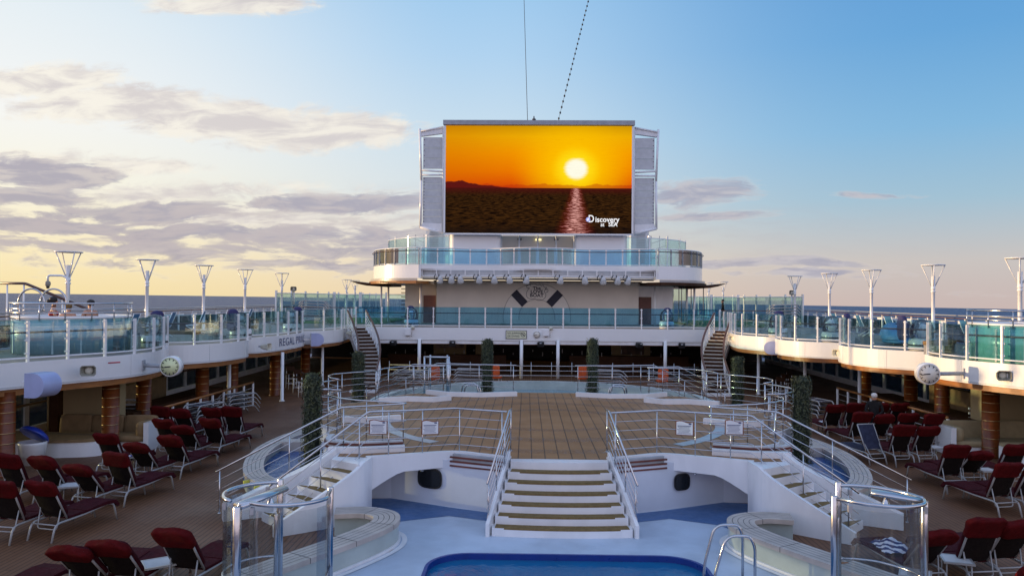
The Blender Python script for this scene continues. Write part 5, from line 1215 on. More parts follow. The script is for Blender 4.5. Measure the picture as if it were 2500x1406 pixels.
# ---- amber pillars under the decks
def pillar(label, loc, r=.24):
    t = thing('amber_pillar', label, 'pillar', loc, 'amber banded pillars', False)
    m = MB(); m.lathe([(r + .04, 0), (r + .04, .06), (r, .08), (r, 2.19)], n=24); m.build('shaft', COPPER, t)
    m = MB()
    for k in range(7): m.lathe([(r + .002, .30 + .27 * k), (r + .007, .305 + .27 * k), (r + .007, .317 + .27 * k), (r + .002, .322 + .27 * k)], n=24)
    m.build('bands', BAND, t); return t
pl = pillar('x', (0, 0, 0)); fp_ = True
for x, y, lab in ((-14.35, 19.9, 'amber banded pillar at the picture edge beside the blue bin'), (-13.25, 23.0, 'amber banded pillar behind the tan sofa, shaded side'), (-13.75, 26.0, 'amber banded pillar under the greenish clock'), (-13.1, 29.2, 'amber banded pillar in front of the shaded ship-side windows'), (-13.4, 33.0, 'amber banded pillar under the third scallop edge, shaded side'),
                  (-12.7, 36.5, 'amber banded pillar with a glint of light along its edge, shaded side'), (-12.6, 41.2, 'amber banded pillar near the bar stools, shaded side'), (13.45, 23.8, 'amber banded pillar glowing orange in the low sun'), (13.9, 27.4, 'amber banded pillar below the sunlit clock'), (14.3, 30.4, 'dark amber pillar under the second scallop, sunlit side'), (14.2, 34.2, 'dark amber pillar under the third scallop, sunlit side')  ):
    if fp_: pl.location = (x, y, 0); pl['label'] = lab; fp_ = False
    else: dup(pl, (x, y, 0), None, lab)
for x, y, lab in ((-11.75, 34.6, 'slim white post under the third scallop, shaded side'), (-13.0, 31.6, 'slim white post beside the stacked loungers, shaded side'), (-11.5, 40.5, 'slim white post near the shaded winding stairs'), (13.3, 32.7, 'slim white post behind the standing person'), (11.95, 35.3, 'slim white post behind the nearer hedge column, sunlit side'), (10.9, 38.8, 'slim white post near the sunlit winding stairs')):
    m = MB(); m.lathe([(.13, 0), (.13, .03), (.075, .05), (.075, 2.2)], (x, y, 0), 12); one(m, 'deck_post', WHITE2, lab, 'post', 'slim white posts')
# ---- walls and seating under the promenade
for s in (-1, 1):
    y0 = 24.4 if s < 0 else 25.2; xa = 13.95 if s < 0 else 14.1
    m = MB(); m.prism([(s * xa, y0), (s * 17.3 if s > 0 else -15.55, y0), (s * 17.3 if s > 0 else -15.55, y0 + .8), (s * xa, y0 + .8)], 0, 2.19); one(m, 'beige_wall', BEIGE, f'beige wall panel behind the {"tan" if s < 0 else "cream"} sofa', 'wall')
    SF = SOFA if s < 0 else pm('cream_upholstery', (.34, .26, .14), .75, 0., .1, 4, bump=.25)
    t = thing('sofa', 'long tan sofa with a white end panel against the beige wall, shaded side' if s < 0 else 'cream sofa with white end panels against the beige wall, sunlit side', 'sofa', (s * 13.7, 23.5, 0))
    x0, x1, yb = (12.35, 15.4, 24.1) if s < 0 else (12.45, 16.8, 24.75)
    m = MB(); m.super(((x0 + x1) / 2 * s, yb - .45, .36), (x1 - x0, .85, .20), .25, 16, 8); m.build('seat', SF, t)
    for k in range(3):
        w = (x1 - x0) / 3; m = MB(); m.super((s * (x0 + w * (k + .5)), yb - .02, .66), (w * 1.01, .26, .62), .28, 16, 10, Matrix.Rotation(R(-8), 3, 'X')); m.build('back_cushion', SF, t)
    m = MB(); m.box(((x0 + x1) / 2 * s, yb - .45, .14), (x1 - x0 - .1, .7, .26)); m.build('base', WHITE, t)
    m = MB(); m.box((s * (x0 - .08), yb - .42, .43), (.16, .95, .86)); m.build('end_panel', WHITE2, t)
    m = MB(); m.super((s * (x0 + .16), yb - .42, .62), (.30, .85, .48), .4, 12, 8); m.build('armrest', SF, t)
t = thing('plinth_seat', 'long white plinth seat with a tan top in front of the beige wall, shaded side', 'seat', (-14.3, 22.6, 0))
pp = smooth([(-16.6, 21.9), (-15.3, 22.05), (-14.3, 22.15), (-13.5, 22.35), (-13.15, 22.75), (-13.1, 23.2)], 5)
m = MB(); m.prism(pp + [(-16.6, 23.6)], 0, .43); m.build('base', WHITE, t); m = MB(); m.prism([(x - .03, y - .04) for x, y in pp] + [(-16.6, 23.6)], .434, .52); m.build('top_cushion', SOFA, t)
t = thing('plinth_seat', 'white plinth end at the picture edge behind the red loungers, sunlit side', 'seat', (14.2, 22, 0))
pp = smooth([(13.15, 22.9), (13.1, 22.2), (13.6, 21.6), (14.6, 21.3), (16, 21.2)], 5)
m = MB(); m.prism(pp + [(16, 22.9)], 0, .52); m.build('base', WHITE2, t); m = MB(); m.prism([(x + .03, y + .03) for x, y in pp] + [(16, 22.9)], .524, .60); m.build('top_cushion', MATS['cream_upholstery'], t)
# mirror-like window frame with brass edge on the shaded side
t = thing('brass_partition', 'dark partition post with a bright brass edge beside the windows, shaded side', 'partition', (-15.6, 24.2, 0))
m = MB(); m.box((-15.7, 24.3, 1.1), (.26, .3, 2.18)); m.build('post', BROWN, t); m = MB(); m.box((-15.87, 24.16, 1.1), (.06, .06, 2.18)); m.build('brass_edge', BAND, t)
# blue bin
t = thing('towel_bin', 'round white bin with its blue lid tipped open', 'bin', (-14.55, 21.35, 0))
m = MB(); m.lathe([(.30, 0), (.36, .55), (.38, .62), (.34, .62), (.32, .1), (0, .1)], (-14.55, 21.35, 0), 24); m.build('body', WHITE2, t)
m = MB(); m.lathe([(.0, .16), (.2, .14), (.36, .06), (.41, -.02), (.41, -.05), (.0, -.02)], (-14.55, 21.45, .80), 24, Matrix.Rotation(R(-38), 3, 'X') @ Matrix.Rotation(R(14), 3, 'Y')); m.build('lid', BLUEP, t)
# brown-topped rails along the terraces
for s in (-1, 1):
    t = thing('terrace_rail', f'{"brown" if s < 0 else "amber"}-topped white terrace rail behind the loungers, {SIDE[s]} side', 'railing', (s * 12.6, 28, 0))
    path = [(s * 12.75, 24.9), (s * 12.6, 28.5), (s * 12.5, 33.0)]
    m = MB(); m.tube([(*p, 1.02) for p in path], .05, n=4); m.build('top_rail', WOODB, t)
    for z in (.30, .55, .78):
        m = MB(); m.tube([(*p, z) for p in path], .014, n=5); m.build('bar', ALU, t)
    s3 = lens(path)
    for k in range(9):
        p = atlen(path, s3, s3[-1] * k / 8); m = MB(); m.box((p.x, p.y, .49), (.05, .10, .98)); m.build('post', WHITE2, t)
    m = MB(); m.box((s * 14.2, 29.0, .42), (1.0, 7.5, .84)); o = m.build('counter', BROWN); tag(o, f'long dark counter behind the terrace rail, {SIDE[s]} side', 'counter')
    t = thing('louvred_bench', f'dark bench with pale slats behind the terrace rail, {SIDE[s]} side', 'bench', (s * 15, 27, 0))
    m = MB(); m.box((s * 15.6, 28.5, .95), (.3, 5.5, .9)); m.build('back', SOFA, t)
    m = MB()
    for k in range(5): m.box((s * 14.9, 26.2, .5 + .16 * k), (1.5, .05, .06))
    m.build('slats', WHITE, t)
    for k in range(3):
        t = thing('bar_stool', f'tall white-framed bar stool, {["nearest", "middle", "farthest"][k]} of three near the {SIDE[s]} winding stairs', 'bar stool', (s * (11.2 + .8 * k), 36.2 + 1.6 * k, 0), 'bar stools', False, .3 * k)
        for lx in (-.22, .22):
            for ly in (-.22, .22):
                m = MB(); m.tube([(lx, ly, 0), (lx * .9, ly * .9, 1.0 if ly > 0 else .74)], .017, n=6); m.build('leg', WHITE2, t)
        m = MB(); m.box((0, 0, .75), (.42, .42, .05)); m.build('seat', BROWN, t); m = MB(); m.box((0, .2, 1.0), (.42, .04, .22)); m.build('backrest', BROWN, t)
        m = MB()
        for z in (.25, .5): m.tube([(-.2, -.21, z), (.2, -.21, z)], .012, n=5); m.tube([(-.2, .21, z), (.2, .21, z)], .012, n=5)
        m.build('rung', WHITE2, t)
for k, (x, y, lab) in enumerate(((-2.35, 41.6, 'orange chair right of the hedge column behind the shaded half of the far pool'), (2.35, 41.6, 'orange chair half behind the hedge column, sunlit half of the far pool'), (6.4, 40.6, 'orange chair behind the sunlit ramp rails'), (-5.6, 40.6, 'orange chair behind the shaded ramp rails'))):
    t = thing('orange_chair', lab, 'chair', (x, y, 0), 'orange chairs by the bar', False, .2 * k - .3)
    m = MB(); m.super((0, 0, .45), (.56, .52, .14), .3); m.build('seat', ORANGE, t); m = MB(); m.super((0, -.24, .80), (.56, .12, .58), .3); m.build('backrest', ORANGE, t)
    for lx in (-.22, .22):
        for ly in (-.2, .2): 
            m = MB(); m.tube([(lx, ly, 0), (lx, ly, .42)], .018, n=6); m.build('leg', ALU, t)
for k, x in enumerate((-8.6, -5.1, -2.9, .12, 3.0, 5.9, 8.4)):
    t = thing('hanging_speaker', f'black speaker with a bracket under the white deck edge, {NAM[k]} counted from the shaded stairs', 'loudspeaker', (x, 45.4, 2.03), 'black speakers under the deck edge', False, (k % 3 - 1) * .4)
    m = MB(); m.box((0, 0, -.02), (.34, .26, .26), rx=.25); m.build('cabinet', BLACK, t); m = MB(); m.box((.05, -.12, .05), (.12, .1, .06)); m.build('bracket', GREY, t)
# ---- glass shower of the far pool
t = thing('poolside_shower', 'small steel-framed glass shower behind the far end of the stage', 'shower', (-4.6, 33, 0))
for x, y in ((-5.1, 33), (-4.05, 33), (-4.95, 33.8), (-4.2, 33.8)):
    m = MB(); m.tube([(x, y, 0), (x, y, 2.2)], .04, n=8); m.build('post', STEEL, t)
m = MB(); m.tube([(-5.1, 33, 2.17), (-4.05, 33, 2.17)], .04); m.tube([(-4.95, 33.8, 2.1), (-4.2, 33.8, 2.1)], .03); m.build('top_rail', STEEL, t)
m = MB(); m.box((-4.6, 33.4, 1.1), (.9, .012, 1.9)); m.build('glass_pane', G_CLEAR, t)
# ---- big glass showers in front
def arc(c, r, a0, a1, n=16, ry=None): return [(c[0] + r * math.cos(R(a0 + (a1 - a0) * k / n)), c[1] + (ry or r) * math.sin(R(a0 + (a1 - a0) * k / n))) for k in range(n + 1)]
def shower(s, label, posts, walls, gutter, tall):
    t = thing('glass_shower', label, 'shower', (posts[0][0], posts[0][1], 0), 'curved glass showers')
    for (x, y, z, r) in posts:
        m = MB(); m.lathe([(r, 0), (r, z), (r * .9, z + .008), (0, z + .008)], (x, y, 0), 18); m.build('post', STEEL, t)
    for w in walls:
        m = MB(); m.tube([(*p, 2.02) for p in w], .028, n=8); m.build('top_rail', STEEL, t)
        m = MB(); m.tube([(*p, .95) for p in w], .016, n=6); m.build('lower_rail', STEEL, t)
        m = MB(); m.wall(w, .12, 1.93, .012, 1); m.build('glass_pane', G_CLEAR, t)
        m = MB(); sl_ = lens(w)
        for u in (.12, .88):
            p = atlen(w, sl_, sl_[-1] * u); m.box((p.x, p.y, 1.92), (.05, .05, .09))
        m.build('clamp', BRUSH, t)
    m = MB(); (x0, y0), (x1, y1) = gutter; m.tube([(x0, y0, 1.99), (x1, y1, 2.06)], .075, n=12, flat=(.10, .045)); m.build('shower_arm', STEEL, t)
    m = MB(); m.lathe([(.02, .0), (.03, -.03), (.05, -.08), (.06, -.10), (0, -.10)], ((x0 * .3 + x1 * .7), (y0 * .3 + y1 * .7), 2.0), 12); m.build('shower_head', STEEL, t)
shower(-1, 'tall curved glass shower with steel posts in front of the shaded side stairs', [(-4.50, 10.02, 1.99, .054), (-4.33, 11.25, 2.06, .046), (-3.49, 10.86, 2.05, .042), (-4.32, 11.05, 1.60, .03)],
       [[(-4.33, 11.25)] + arc((-4.32, 10.66), .58, 95, 235, 14), [(-4.48, 10.02)] + arc((-4.0, 10.62), .62, 232, 338, 14) + [(-3.49, 10.86)]], ((-4.50, 10.05), (-4.12, 10.75)), 2.0)
shower(1, 'tall curved glass shower with steel posts in front of the sunlit side stairs', [(3.88, 11.48, 2.06, .046), (3.52, 10.72, 2.05, .045), (4.75, 10.72, 1.99, .05), (3.78, 11.25, 1.6, .03)],
       [[(3.9, 11.46)] + smooth([(4.1, 11.47), (4.4, 11.35), (4.65, 11.05), (4.75, 10.76)], 5), [(3.54, 10.70)] + smooth([(3.85, 10.42), (4.25, 10.30), (4.6, 10.45), (4.74, 10.70)], 5)], ((4.73, 10.75), (4.12, 10.95)), 2.0)
# ---- pool ladders
def ladder(name, label, legs, group=None, r=.024):
    t = thing(name, label, 'pool ladder', legs[0][0], group)
    for pts in legs:
        m = MB(); m.tube(fillet(pts, .17, 6), r); m.build('side_rail', STEEL, t)
    a, b = legs[0][0], legs[1][0]
    for k in range(3):
        m = MB(); m.box(((a[0] + b[0]) / 2, (a[1] + b[1]) / 2, -.25 - .28 * k), (.08 if abs(a[0] - b[0]) < .2 else abs(a[0] - b[0]), abs(a[1] - b[1]) + .02, .03)); m.build('rung', BRUSH, t)
    return t
ladder('pool_ladder', 'curved steel ladder rails at the corner of the near pool', [[(2.28, 13.15, -1.), (2.30, 13.15, .25), (2.48, 13.15, .93), (2.88, 13.15, .93), (2.95, 13.15, .75), (2.95, 13.15, 0)], [(2.30, 12.55, -1.), (2.32, 12.55, .25), (2.52, 12.55, .93), (2.90, 12.55, .93), (2.98, 12.55, .75), (2.98, 12.55, 0)]])
for s, lab in ((-1, 'small steel ladder in the shaded half of the far pool'), (1, 'small steel ladder in the sunlit half of the far pool')):
    ladder('pool_ladder', lab, [[(s * 2.35, 30.6, .0), (s * 2.6, 30.7, 1.25), (s * 3.15, 30.8, 1.25), (s * 3.3, 30.8, .4)], [(s * 2.5, 31.2, .0), (s * 2.75, 31.3, 1.25), (s * 3.3, 31.4, 1.25), (s * 3.45, 31.4, .4)]], 'small pool ladders', .03)
# ---- hedge columns
def hedge(name, label, seed, hgt=2.4, r=.25, n=2600):
    random.seed(seed); t = thing(name, label, 'hedge column', (0, 0, 0), 'clipped hedge columns', False)
    m = MB(); m.lathe([(r * .5, -.15), (r * .72, 0), (r * .80, .3), (r * .80, hgt - .12), (r * .5, hgt - .03), (0, hgt - .02)], n=14); m.build('stem', pm('hedge_core%d' % seed, (.012, .018, .008), .9, var=.3, scale=20), t)
    m = MB()
    for i in range(n):
        a = random.uniform(0, 2 * pi); z = random.uniform(-.02, hgt + .02); sk = .42 * max(0, 1 - abs(z - .18) / .32)   # a skirt near the foot
        rr = r * (.86 + .22 * random.random()) + r * sk * random.random(); 
        if z > hgt - .06: rr *= random.uniform(.2, 1)
        rr += .03 * math.sin(5 * a + 4 * z + seed) * math.sin(3 * z)
        c = Vector((rr * math.cos(a), rr * math.sin(a), z)); nrm = Vector((math.cos(a), math.sin(a), random.uniform(-.3, .8))).normalized()
        u = nrm.orthogonal().normalized(); u = Matrix.Rotation(random.uniform(0, 6.28), 3, nrm) @ u; w = nrm.cross(u); w = (w + nrm * random.uniform(-.5, .5)).normalized()
        l_, b_ = random.uniform(.022, .048), random.uniform(.012, .022)
        if i % 23 == 0: c = c + nrm * random.uniform(.01, .05)
        m.add([c - u * l_, c - w * b_, c + u * l_ + nrm * .008, c + w * b_], [(0, 1, 2, 3)])
    m.build('foliage', LEAF, t); return t
def leafmat():
    m, t = nt('hedge_leaf'); o = N(t, 'ShaderNodeOutputMaterial'); p = N(t, 'ShaderNodeBsdfPrincipled'); tc = N(t, 'ShaderNodeTexCoord')
    f = noise(t, tc.outputs['Object'], 16, 3); g = noise(t, tc.outputs['Object'], 3, 3)
    c = mixc(t, mrange(t, f, .3, .7), (.010, .017, .006), (.050, .062, .014)); c = mixc(t, mrange(t, g, .5, .75, 0, .6), c, (.09, .085, .02)); L(t, c, p.inputs['Base Color']); p.inputs['Roughness'].default_value = .5
    L(t, p.outputs[0], o.inputs[0]); return m
LEAF = leafmat()
h1 = hedge('hedge_column', 'nearest tall hedge column standing in the shaded crescent pool', 1, 2.42); h1.location = (-6.28, 19.9, .32)
h2 = hedge('hedge_column', 'nearest tall hedge column standing in the sunlit crescent pool', 2, 2.36, .25); h2.location = (6.75, 21.1, .30)
dup(h1, (-7.2, 29.6, .2), 1.7, 'dark hedge column in front of the shaded winding stairs'); dup(h2, (7.7, 30.9, .1), 2.5, 'hedge column in front of the sunlit winding stairs')
dup(h2, (-2.45, 33.9, .55), 4., 'hedge column in a dish beside the ladder, shaded half of the far pool'); dup(h1, (2.2, 34.1, .55), 5., 'hedge column in a dish beside the ladder, sunlit half of the far pool')
for s, x, y in ((-1, -2.45, 33.9), (1, 2.2, 34.1)):
    m = MB(); m.lathe([(.0, 0), (.15, 0), (.42, .10), (.44, .13), (.38, .13), (.15, .05), (0, .05)], (x, y, .42), 24); one(m, 'plant_dish', HORN, f'round dish under the hedge column in the {SIDE[s]} half of the far pool', 'dish', 'plant dishes')
    m = MB(); m.box((x, y, .26), (.5, .5, .34)); one(m, 'plant_plinth', PALEW, f'pale plinth under the plant dish, {SIDE[s]} half of the far pool', 'plinth')
random.seed(21)
# ---- winding stairs
for s in (-1, 1):
    t = thing('winding_stairs', f'white winding stairs with dark handrails up to the {SIDE[s]} promenade', 'stairs', (s * 9, 40, 0), 'winding stairs')
    cl = smooth([(s * 10.35, 43.4), (s * 9.8, 42.6), (s * 9.3, 41.5), (s * 8.95, 40.1), (s * 8.8, 38.4)], 8); sl_ = lens(cl); n = 17
    I = offset(cl, .56 * s); O_ = offset(cl, -.56 * s)
    for k in range(n):
        u = sl_[-1] * (k + .5) / n; p = atlen(cl, sl_, u); q = (atlen(cl, sl_, min(sl_[-1], u + .05)) - atlen(cl, sl_, max(0, u - .05))).normalized()
        m = MB(); m.box((p.x, p.y, 2.95 * (1 - (k + .8) / n)), (.30, 1.08, .06), math.atan2(q.y, q.x)); m.build('step', STEPG, t)
        m = MB(); m.box((p.x - q.x * .13, p.y - q.y * .13, 2.95 * (1 - (k + .8) / n) + .085), (.015, 1.04, .13), math.atan2(q.y, q.x)); m.build('riser', BROWN, t)  # dark board added to stand in for the shadow of an open gap
    for P_ in (I, O_):
        N_ = len(P_) - 1; zz = lambda i: 2.95 * (1 - i / N_)
        m = MB(); m.wall(P_, lambda i: max(0, zz(i) - .32), lambda i: zz(i) + .02, .05, 1); m.build('stringer', WHITE2, t)
        m = MB(); m.tube([(*P_[i], zz(i) + 1.02) for i in range(N_ + 1)], .055, n=8); m.build('handrail', RAILW, t)
        for j in range(4):
            m = MB(); m.tube([(*P_[i], zz(i) + .20 + .19 * j) for i in range(N_ + 1)], .016, n=5); m.build('bar', WHITE2, t)
        for j in range(6):
            i = round(N_ * j / 5); m = MB(); m.tube([(*P_[i], max(0, zz(i) - .2)), (*P_[i], zz(i) + 1.0)], .03, n=6); m.build('baluster', WHITE2, t)
    m = MB(); m.box((s * 8.8, 38.1, .05), (1.3, .5, .1)); m.build('foot_plate', WHITE, t)
# ---- clear domed moving lights on the bridge deck
for s in (-1, 1):
    t = thing('domed_light', f'white moving light inside a clear dome on the bridge deck, {SIDE[s]} side', 'light', (s * 7.72, 46.6, ZD), 'domed moving lights', False)
    m = MB(); m.lathe([(.42, 0), (.44, .05), (.44, .34), (.40, .42), (.2, .46), (0, .46)], n=24); m.build('base', WHITE2, t)
    m = MB(); m.lathe([(.445, .16), (.45, .17), (.45, .21), (.445, .22)], n=24); m.box((.0, -.445, .13), (.16, .02, .12)); m.build('dark_strip', BLACK, t)
    m = MB(); m.super((0, 0, .62), (.2, .34, .3), .5); m.super((0, -.1, .80), (.26, .34, .24), .5, rot=Matrix.Rotation(.5, 3, 'X')); m.build('lamp_head', WHITE, t)
    m = MB(); m.lathe([(.40, .44), (.41, .6), (.40, .80), (.32, 1.0), (.18, 1.10), (0, 1.13)], n=24); m.build('dome', G_DOME, t)
    m = MB(); m.super((s * .15, .62, .80), (.5, .25, .9), .6); m.build('folded_cover', pm('navy_cover%d' % s, (.03, .03, .11), .8), t); DOME0 = t
# ---- hot tubs on the promenades
def hottub(s, cx, cy, lab):
    t = thing('hot_tub', lab, 'hot tub', (cx, cy, ZD)); r = 1.65
    m = MB(); m.lathe([(r, 0), (r, 1.08)], (cx, cy, ZD), 40); m.lathe([(r - .1, 1.08), (r - .1, .2)], (cx, cy, ZD), 40); m.build('wall', TEALP if s > 0 else pm('tub_wall_pale', (.30, .40, .46), .15, 0., .1, 1., coat=.6), t)
    m = MB(); m.lathe([(r + .02, 1.06), (r + .04, 1.10), (r + .02, 1.14), (r - .22, 1.14), (r - .22, 1.0), (r - .1, 1.0), (r + .02, 1.06)], (cx, cy, ZD), 48); m.build('rim', WHITE2, t)
    m = MB(); m.add([(cx + 1.54 * math.cos(2 * pi * k / 32), cy + 1.54 * math.sin(2 * pi * k / 32), ZD + 1.05) for k in range(32)], [list(range(32))]); m.build('water', TUBW, t)
    for z, rr in ((1.52, .028), (1.36, .018), (1.24, .018)):
        m = MB(); m.tube([(cx + (r + .03) * math.cos(R(a)), cy + (r + .03) * math.sin(R(a)), ZD + z) for a in range(150, 391, 8)], rr, n=8); m.build('guard_rail', STEEL, t)
    for a in range(150, 391, 24):
        m = MB(); m.tube([(cx + (r + .03) * math.cos(R(a)), cy + (r + .03) * math.sin(R(a)), ZD + 1.0), (cx + (r + .03) * math.cos(R(a)), cy + (r + .03) * math.sin(R(a)), ZD + 1.52)], .018, n=6); m.build('guard_post', STEEL, t)
    for k in range(14):
        a = 2 * pi * k / 14; m = MB(); m.box((cx + (r + .005) * math.cos(a), cy + (r + .005) * math.sin(a), ZD + .5), (.03, .05, .96), a); m.build('wall_joint', LGREY, t)
    return t
TUBL = (-15.1, 24.1); TUBR = (14.55, 23.6)
hottub(-1, *TUBL, 'round hot tub with three bathers on the shaded promenade'); hottub(1, *TUBR, 'round teal hot tub in the sun on the promenade')
t = thing('ladder_hoops', 'pair of round steel handrail hoops at the shaded hot tub', 'handrail', (-17., 25.4, ZD))
for x in (-17.35, -16.6):
    m = MB(); m.tube([(x + .44 * math.cos(R(a)), 25.5, 4.46 + .46 * math.sin(R(a))) for a in range(-60, 185, 9)] + [(x - .44, 25.5, 3.4)], .03, n=8); m.tube([(x - .44, 25.2, ZD + .6), (x - .44, 25.5, 4.3)], .028, n=6); m.build('hoop', STEEL, t)
t = thing('camera_pole', 'white bent pole with a round camera hanging from its arm', 'camera', (-16.2, 25.8, ZD))
m = MB(); m.tube(fillet([(-16.35, 25.9, ZD), (-16.35, 25.9, 5.38), (-17.05, 25.9, 5.38), (-17.05, 25.9, 5.2)], .28, 6), .036, n=8); m.build('pole', WHITE2, t)
m = MB(); m.super((-17.05, 25.9, 5.10), (.17, .17, .2), .8); m.build('camera_body', HORN, t); m = MB(); m.lathe([(.06, 0), (.05, -.07), (0, -.09)], (-17.05, 25.9, 5.02), 10); m.build('lens', BLACK, t)
t = thing('stair_handrail', 'dark sloping handrail on white posts at the picture edge above the shaded hot tub', 'handrail', (-18, 27, ZD))
m = MB(); m.tube(fillet([(-19.5, 27, 5.12), (-18.55, 27, 5.12), (-15.6, 27, 3.95)], .1), .05); m.build('handrail', RAILW, t)
for x in (-19.2, -18.6, -17.2, -16): 
    m = MB(); m.tube([(x, 27, ZD), (x, 27, min(5.12, 5.12 - (x + 18.55) * .395))], .03, n=6); m.build('post', WHITE2, t)
# promenade furniture
def pod(label, loc, rz, sc=1.):
    t = thing('shade_lounger', label, 'day bed', loc, 'hooded day beds on the promenades', False, rz); t.scale = (sc, sc, sc)
    m = MB(); m.lathe([(.85, .12), (.9, .22), (.86, .36), (.5, .40), (0, .40)], n=28); m.build('base_cushion', BCOVER, t)
    m = MB(); vs = []; nu, nv = 18, 8
    for i in range(nv + 1):
        for j in range(nu + 1):
            a = R(0 + 180 * j / nu); b = R(88 * i / nv); vs.append((.88 * math.cos(a) * math.cos(b * .92), .15 + .75 * math.sin(a) * math.cos(b * .6), .36 + .95 * math.sin(b)))
    m.add(vs, [(i * (nu + 1) + j, i * (nu + 1) + j + 1, (i + 1) * (nu + 1) + j + 1, (i + 1) * (nu + 1) + j) for i in range(nv) for j in range(nu)], True); m.build('hood', BCOVER, t)
    m = MB()
    for k in range(4): a = R(45 + 90 * k); m.tube([(.6 * math.cos(a), .6 * math.sin(a), 0), (.6 * math.cos(a), .6 * math.sin(a), .16)], .03, n=6)
    m.build('feet', ALU, t); return t
pd = pod('low blue covered day bed behind the second scallop, sunlit promenade', (14.9, 31.6, ZD), R(50)); pd.scale = (1.2, 1.2, .62)
dup(pd, (16.2, 34.6, ZD), R(30), 'low blue covered day bed near the ship rail, sunlit promenade')
DOMES = [(-13.55, 26.3, 'beside the shaded hot tub'), (-12.55, 31.6, 'on the second scallop, shaded side'), (-12.35, 37.9, 'on the third scallop, shaded side'), (11.4, 37.4, 'on the farthest scallop, sunlit side'), (12.4, 33.3, 'on the third scallop, sunlit side'), (13.6, 28.2, 'on the second scallop, sunlit side')]
for x, y, lab in DOMES: dup(DOME0, (x, y, ZD), .5 * y, 'white moving light inside a clear dome ' + lab)
for k, (x, y, lab) in enumerate(((-14.2, 29.2, 'low tan bench on the shaded promenade'), (-13.9, 34.6, 'low tan bench near the third lamp, shaded promenade'), (13.4, 26.6, 'low tan bench by the teal hot tub'))):
    t = thing('deck_bench', lab, 'bench', (x, y, ZD), 'low benches', False, .4 * k)
    m = MB(); m.super((0, 0, .38), (1.9, .6, .14), .25); m.build('cushion', SOFA, t)
    for sx in (-.8, .8): 
        m = MB(); m.box((sx, 0, .16), (.08, .5, .32)); m.build('leg', ALU, t)
wf = {}
for s in (-1, 1):
    for k in range(5):
        y = 29.5 + 3.1 * k; lab = f'white deck chair facing the sea, {NAM[k]} along the {SIDE[s]} ship rail'
        if 'p' not in wf:
            t = thing('deck_chair', lab, 'deck chair', (s * 16.3, y, ZD), 'white deck chairs along the ship rails', False, -s * pi / 2)
            m = MB()
            for sx in (-.26, .26): m.tube(fillet([(sx, -.35, 0), (sx, .3, .4), (sx, -.25, .42), (sx, -.5, 1.05)], .05, 3), .022, n=6)
            m.build('frame', WHITE2, t); m = MB(); m.add([(-.25, .3, .41), (.25, .3, .41), (.25, -.25, .43), (-.25, -.25, .43), (.25, -.5, 1.05), (-.25, -.5, 1.05)], [(0, 1, 2, 3), (3, 2, 4, 5)]); m.build('sling', BCOVER, t); wf['p'] = t
        else: dup(wf['p'], (s * 16.3, y, ZD), -s * pi / 2 + .1 * (k % 3), lab)
# ---- people
def body(name, label, joints, bones, parts, loc, rz, mat):
    """one continuous skinned body; joints: name -> (x, y, z, r)"""
    t = thing(name, label, 'person', loc, None, False, rz)
    ks = list(joints); me = bpy.data.meshes.new('body'); me.from_pydata([joints[k][:3] for k in ks], [(ks.index(a), ks.index(b)) for a, b in bones], [])
    o = bpy.data.objects.new('body', me); COL.objects.link(o)
    md = o.modifiers.new('skin', 'SKIN'); md.use_smooth_shade = True
    sv_ = me.skin_vertices[0].data
    for i, k in enumerate(ks):
        r = joints[k][3]; sv_[i].radius = (r, r) if not isinstance(r, tuple) else r; sv_[i].use_root = (k == 'pelvis')
    o.modifiers.new('sub', 'SUBSURF').levels = 1
    dg = bpy.context.evaluated_depsgraph_get(); nm = bpy.data.meshes.new_from_object(o.evaluated_get(dg)); o.modifiers.clear(); o.data = nm; nm.materials.clear(); nm.materials.append(mat); o.parent = t
    for nmx, mbx, mt in parts: mbx.build(nmx, mt, t)
    return t
def fingers(J, B, side, wx, wy, wz, d):
    for k, (ox, ln) in enumerate(((-.035, .075), (-.012, .085), (.012, .08), (.033, .065))):
        J[f'f{side}{k}a'] = (wx + d[0] * .09 + ox * d[1], wy + d[1] * .09 - ox * d[0], wz - .01, .011); J[f'f{side}{k}b'] = (wx + d[0] * (.09 + ln) + ox * d[1], wy + d[1] * (.09 + ln) - ox * d[0], wz - .035, .008)
        B += [(f'hand{side}', f'f{side}{k}a'), (f'f{side}{k}a', f'f{side}{k}b')]
    J[f't{side}'] = (wx + d[0] * .04 + .05 * d[1], wy + d[1] * .04 - .05 * d[0], wz - .01, .011); B.append((f'hand{side}', f't{side}'))
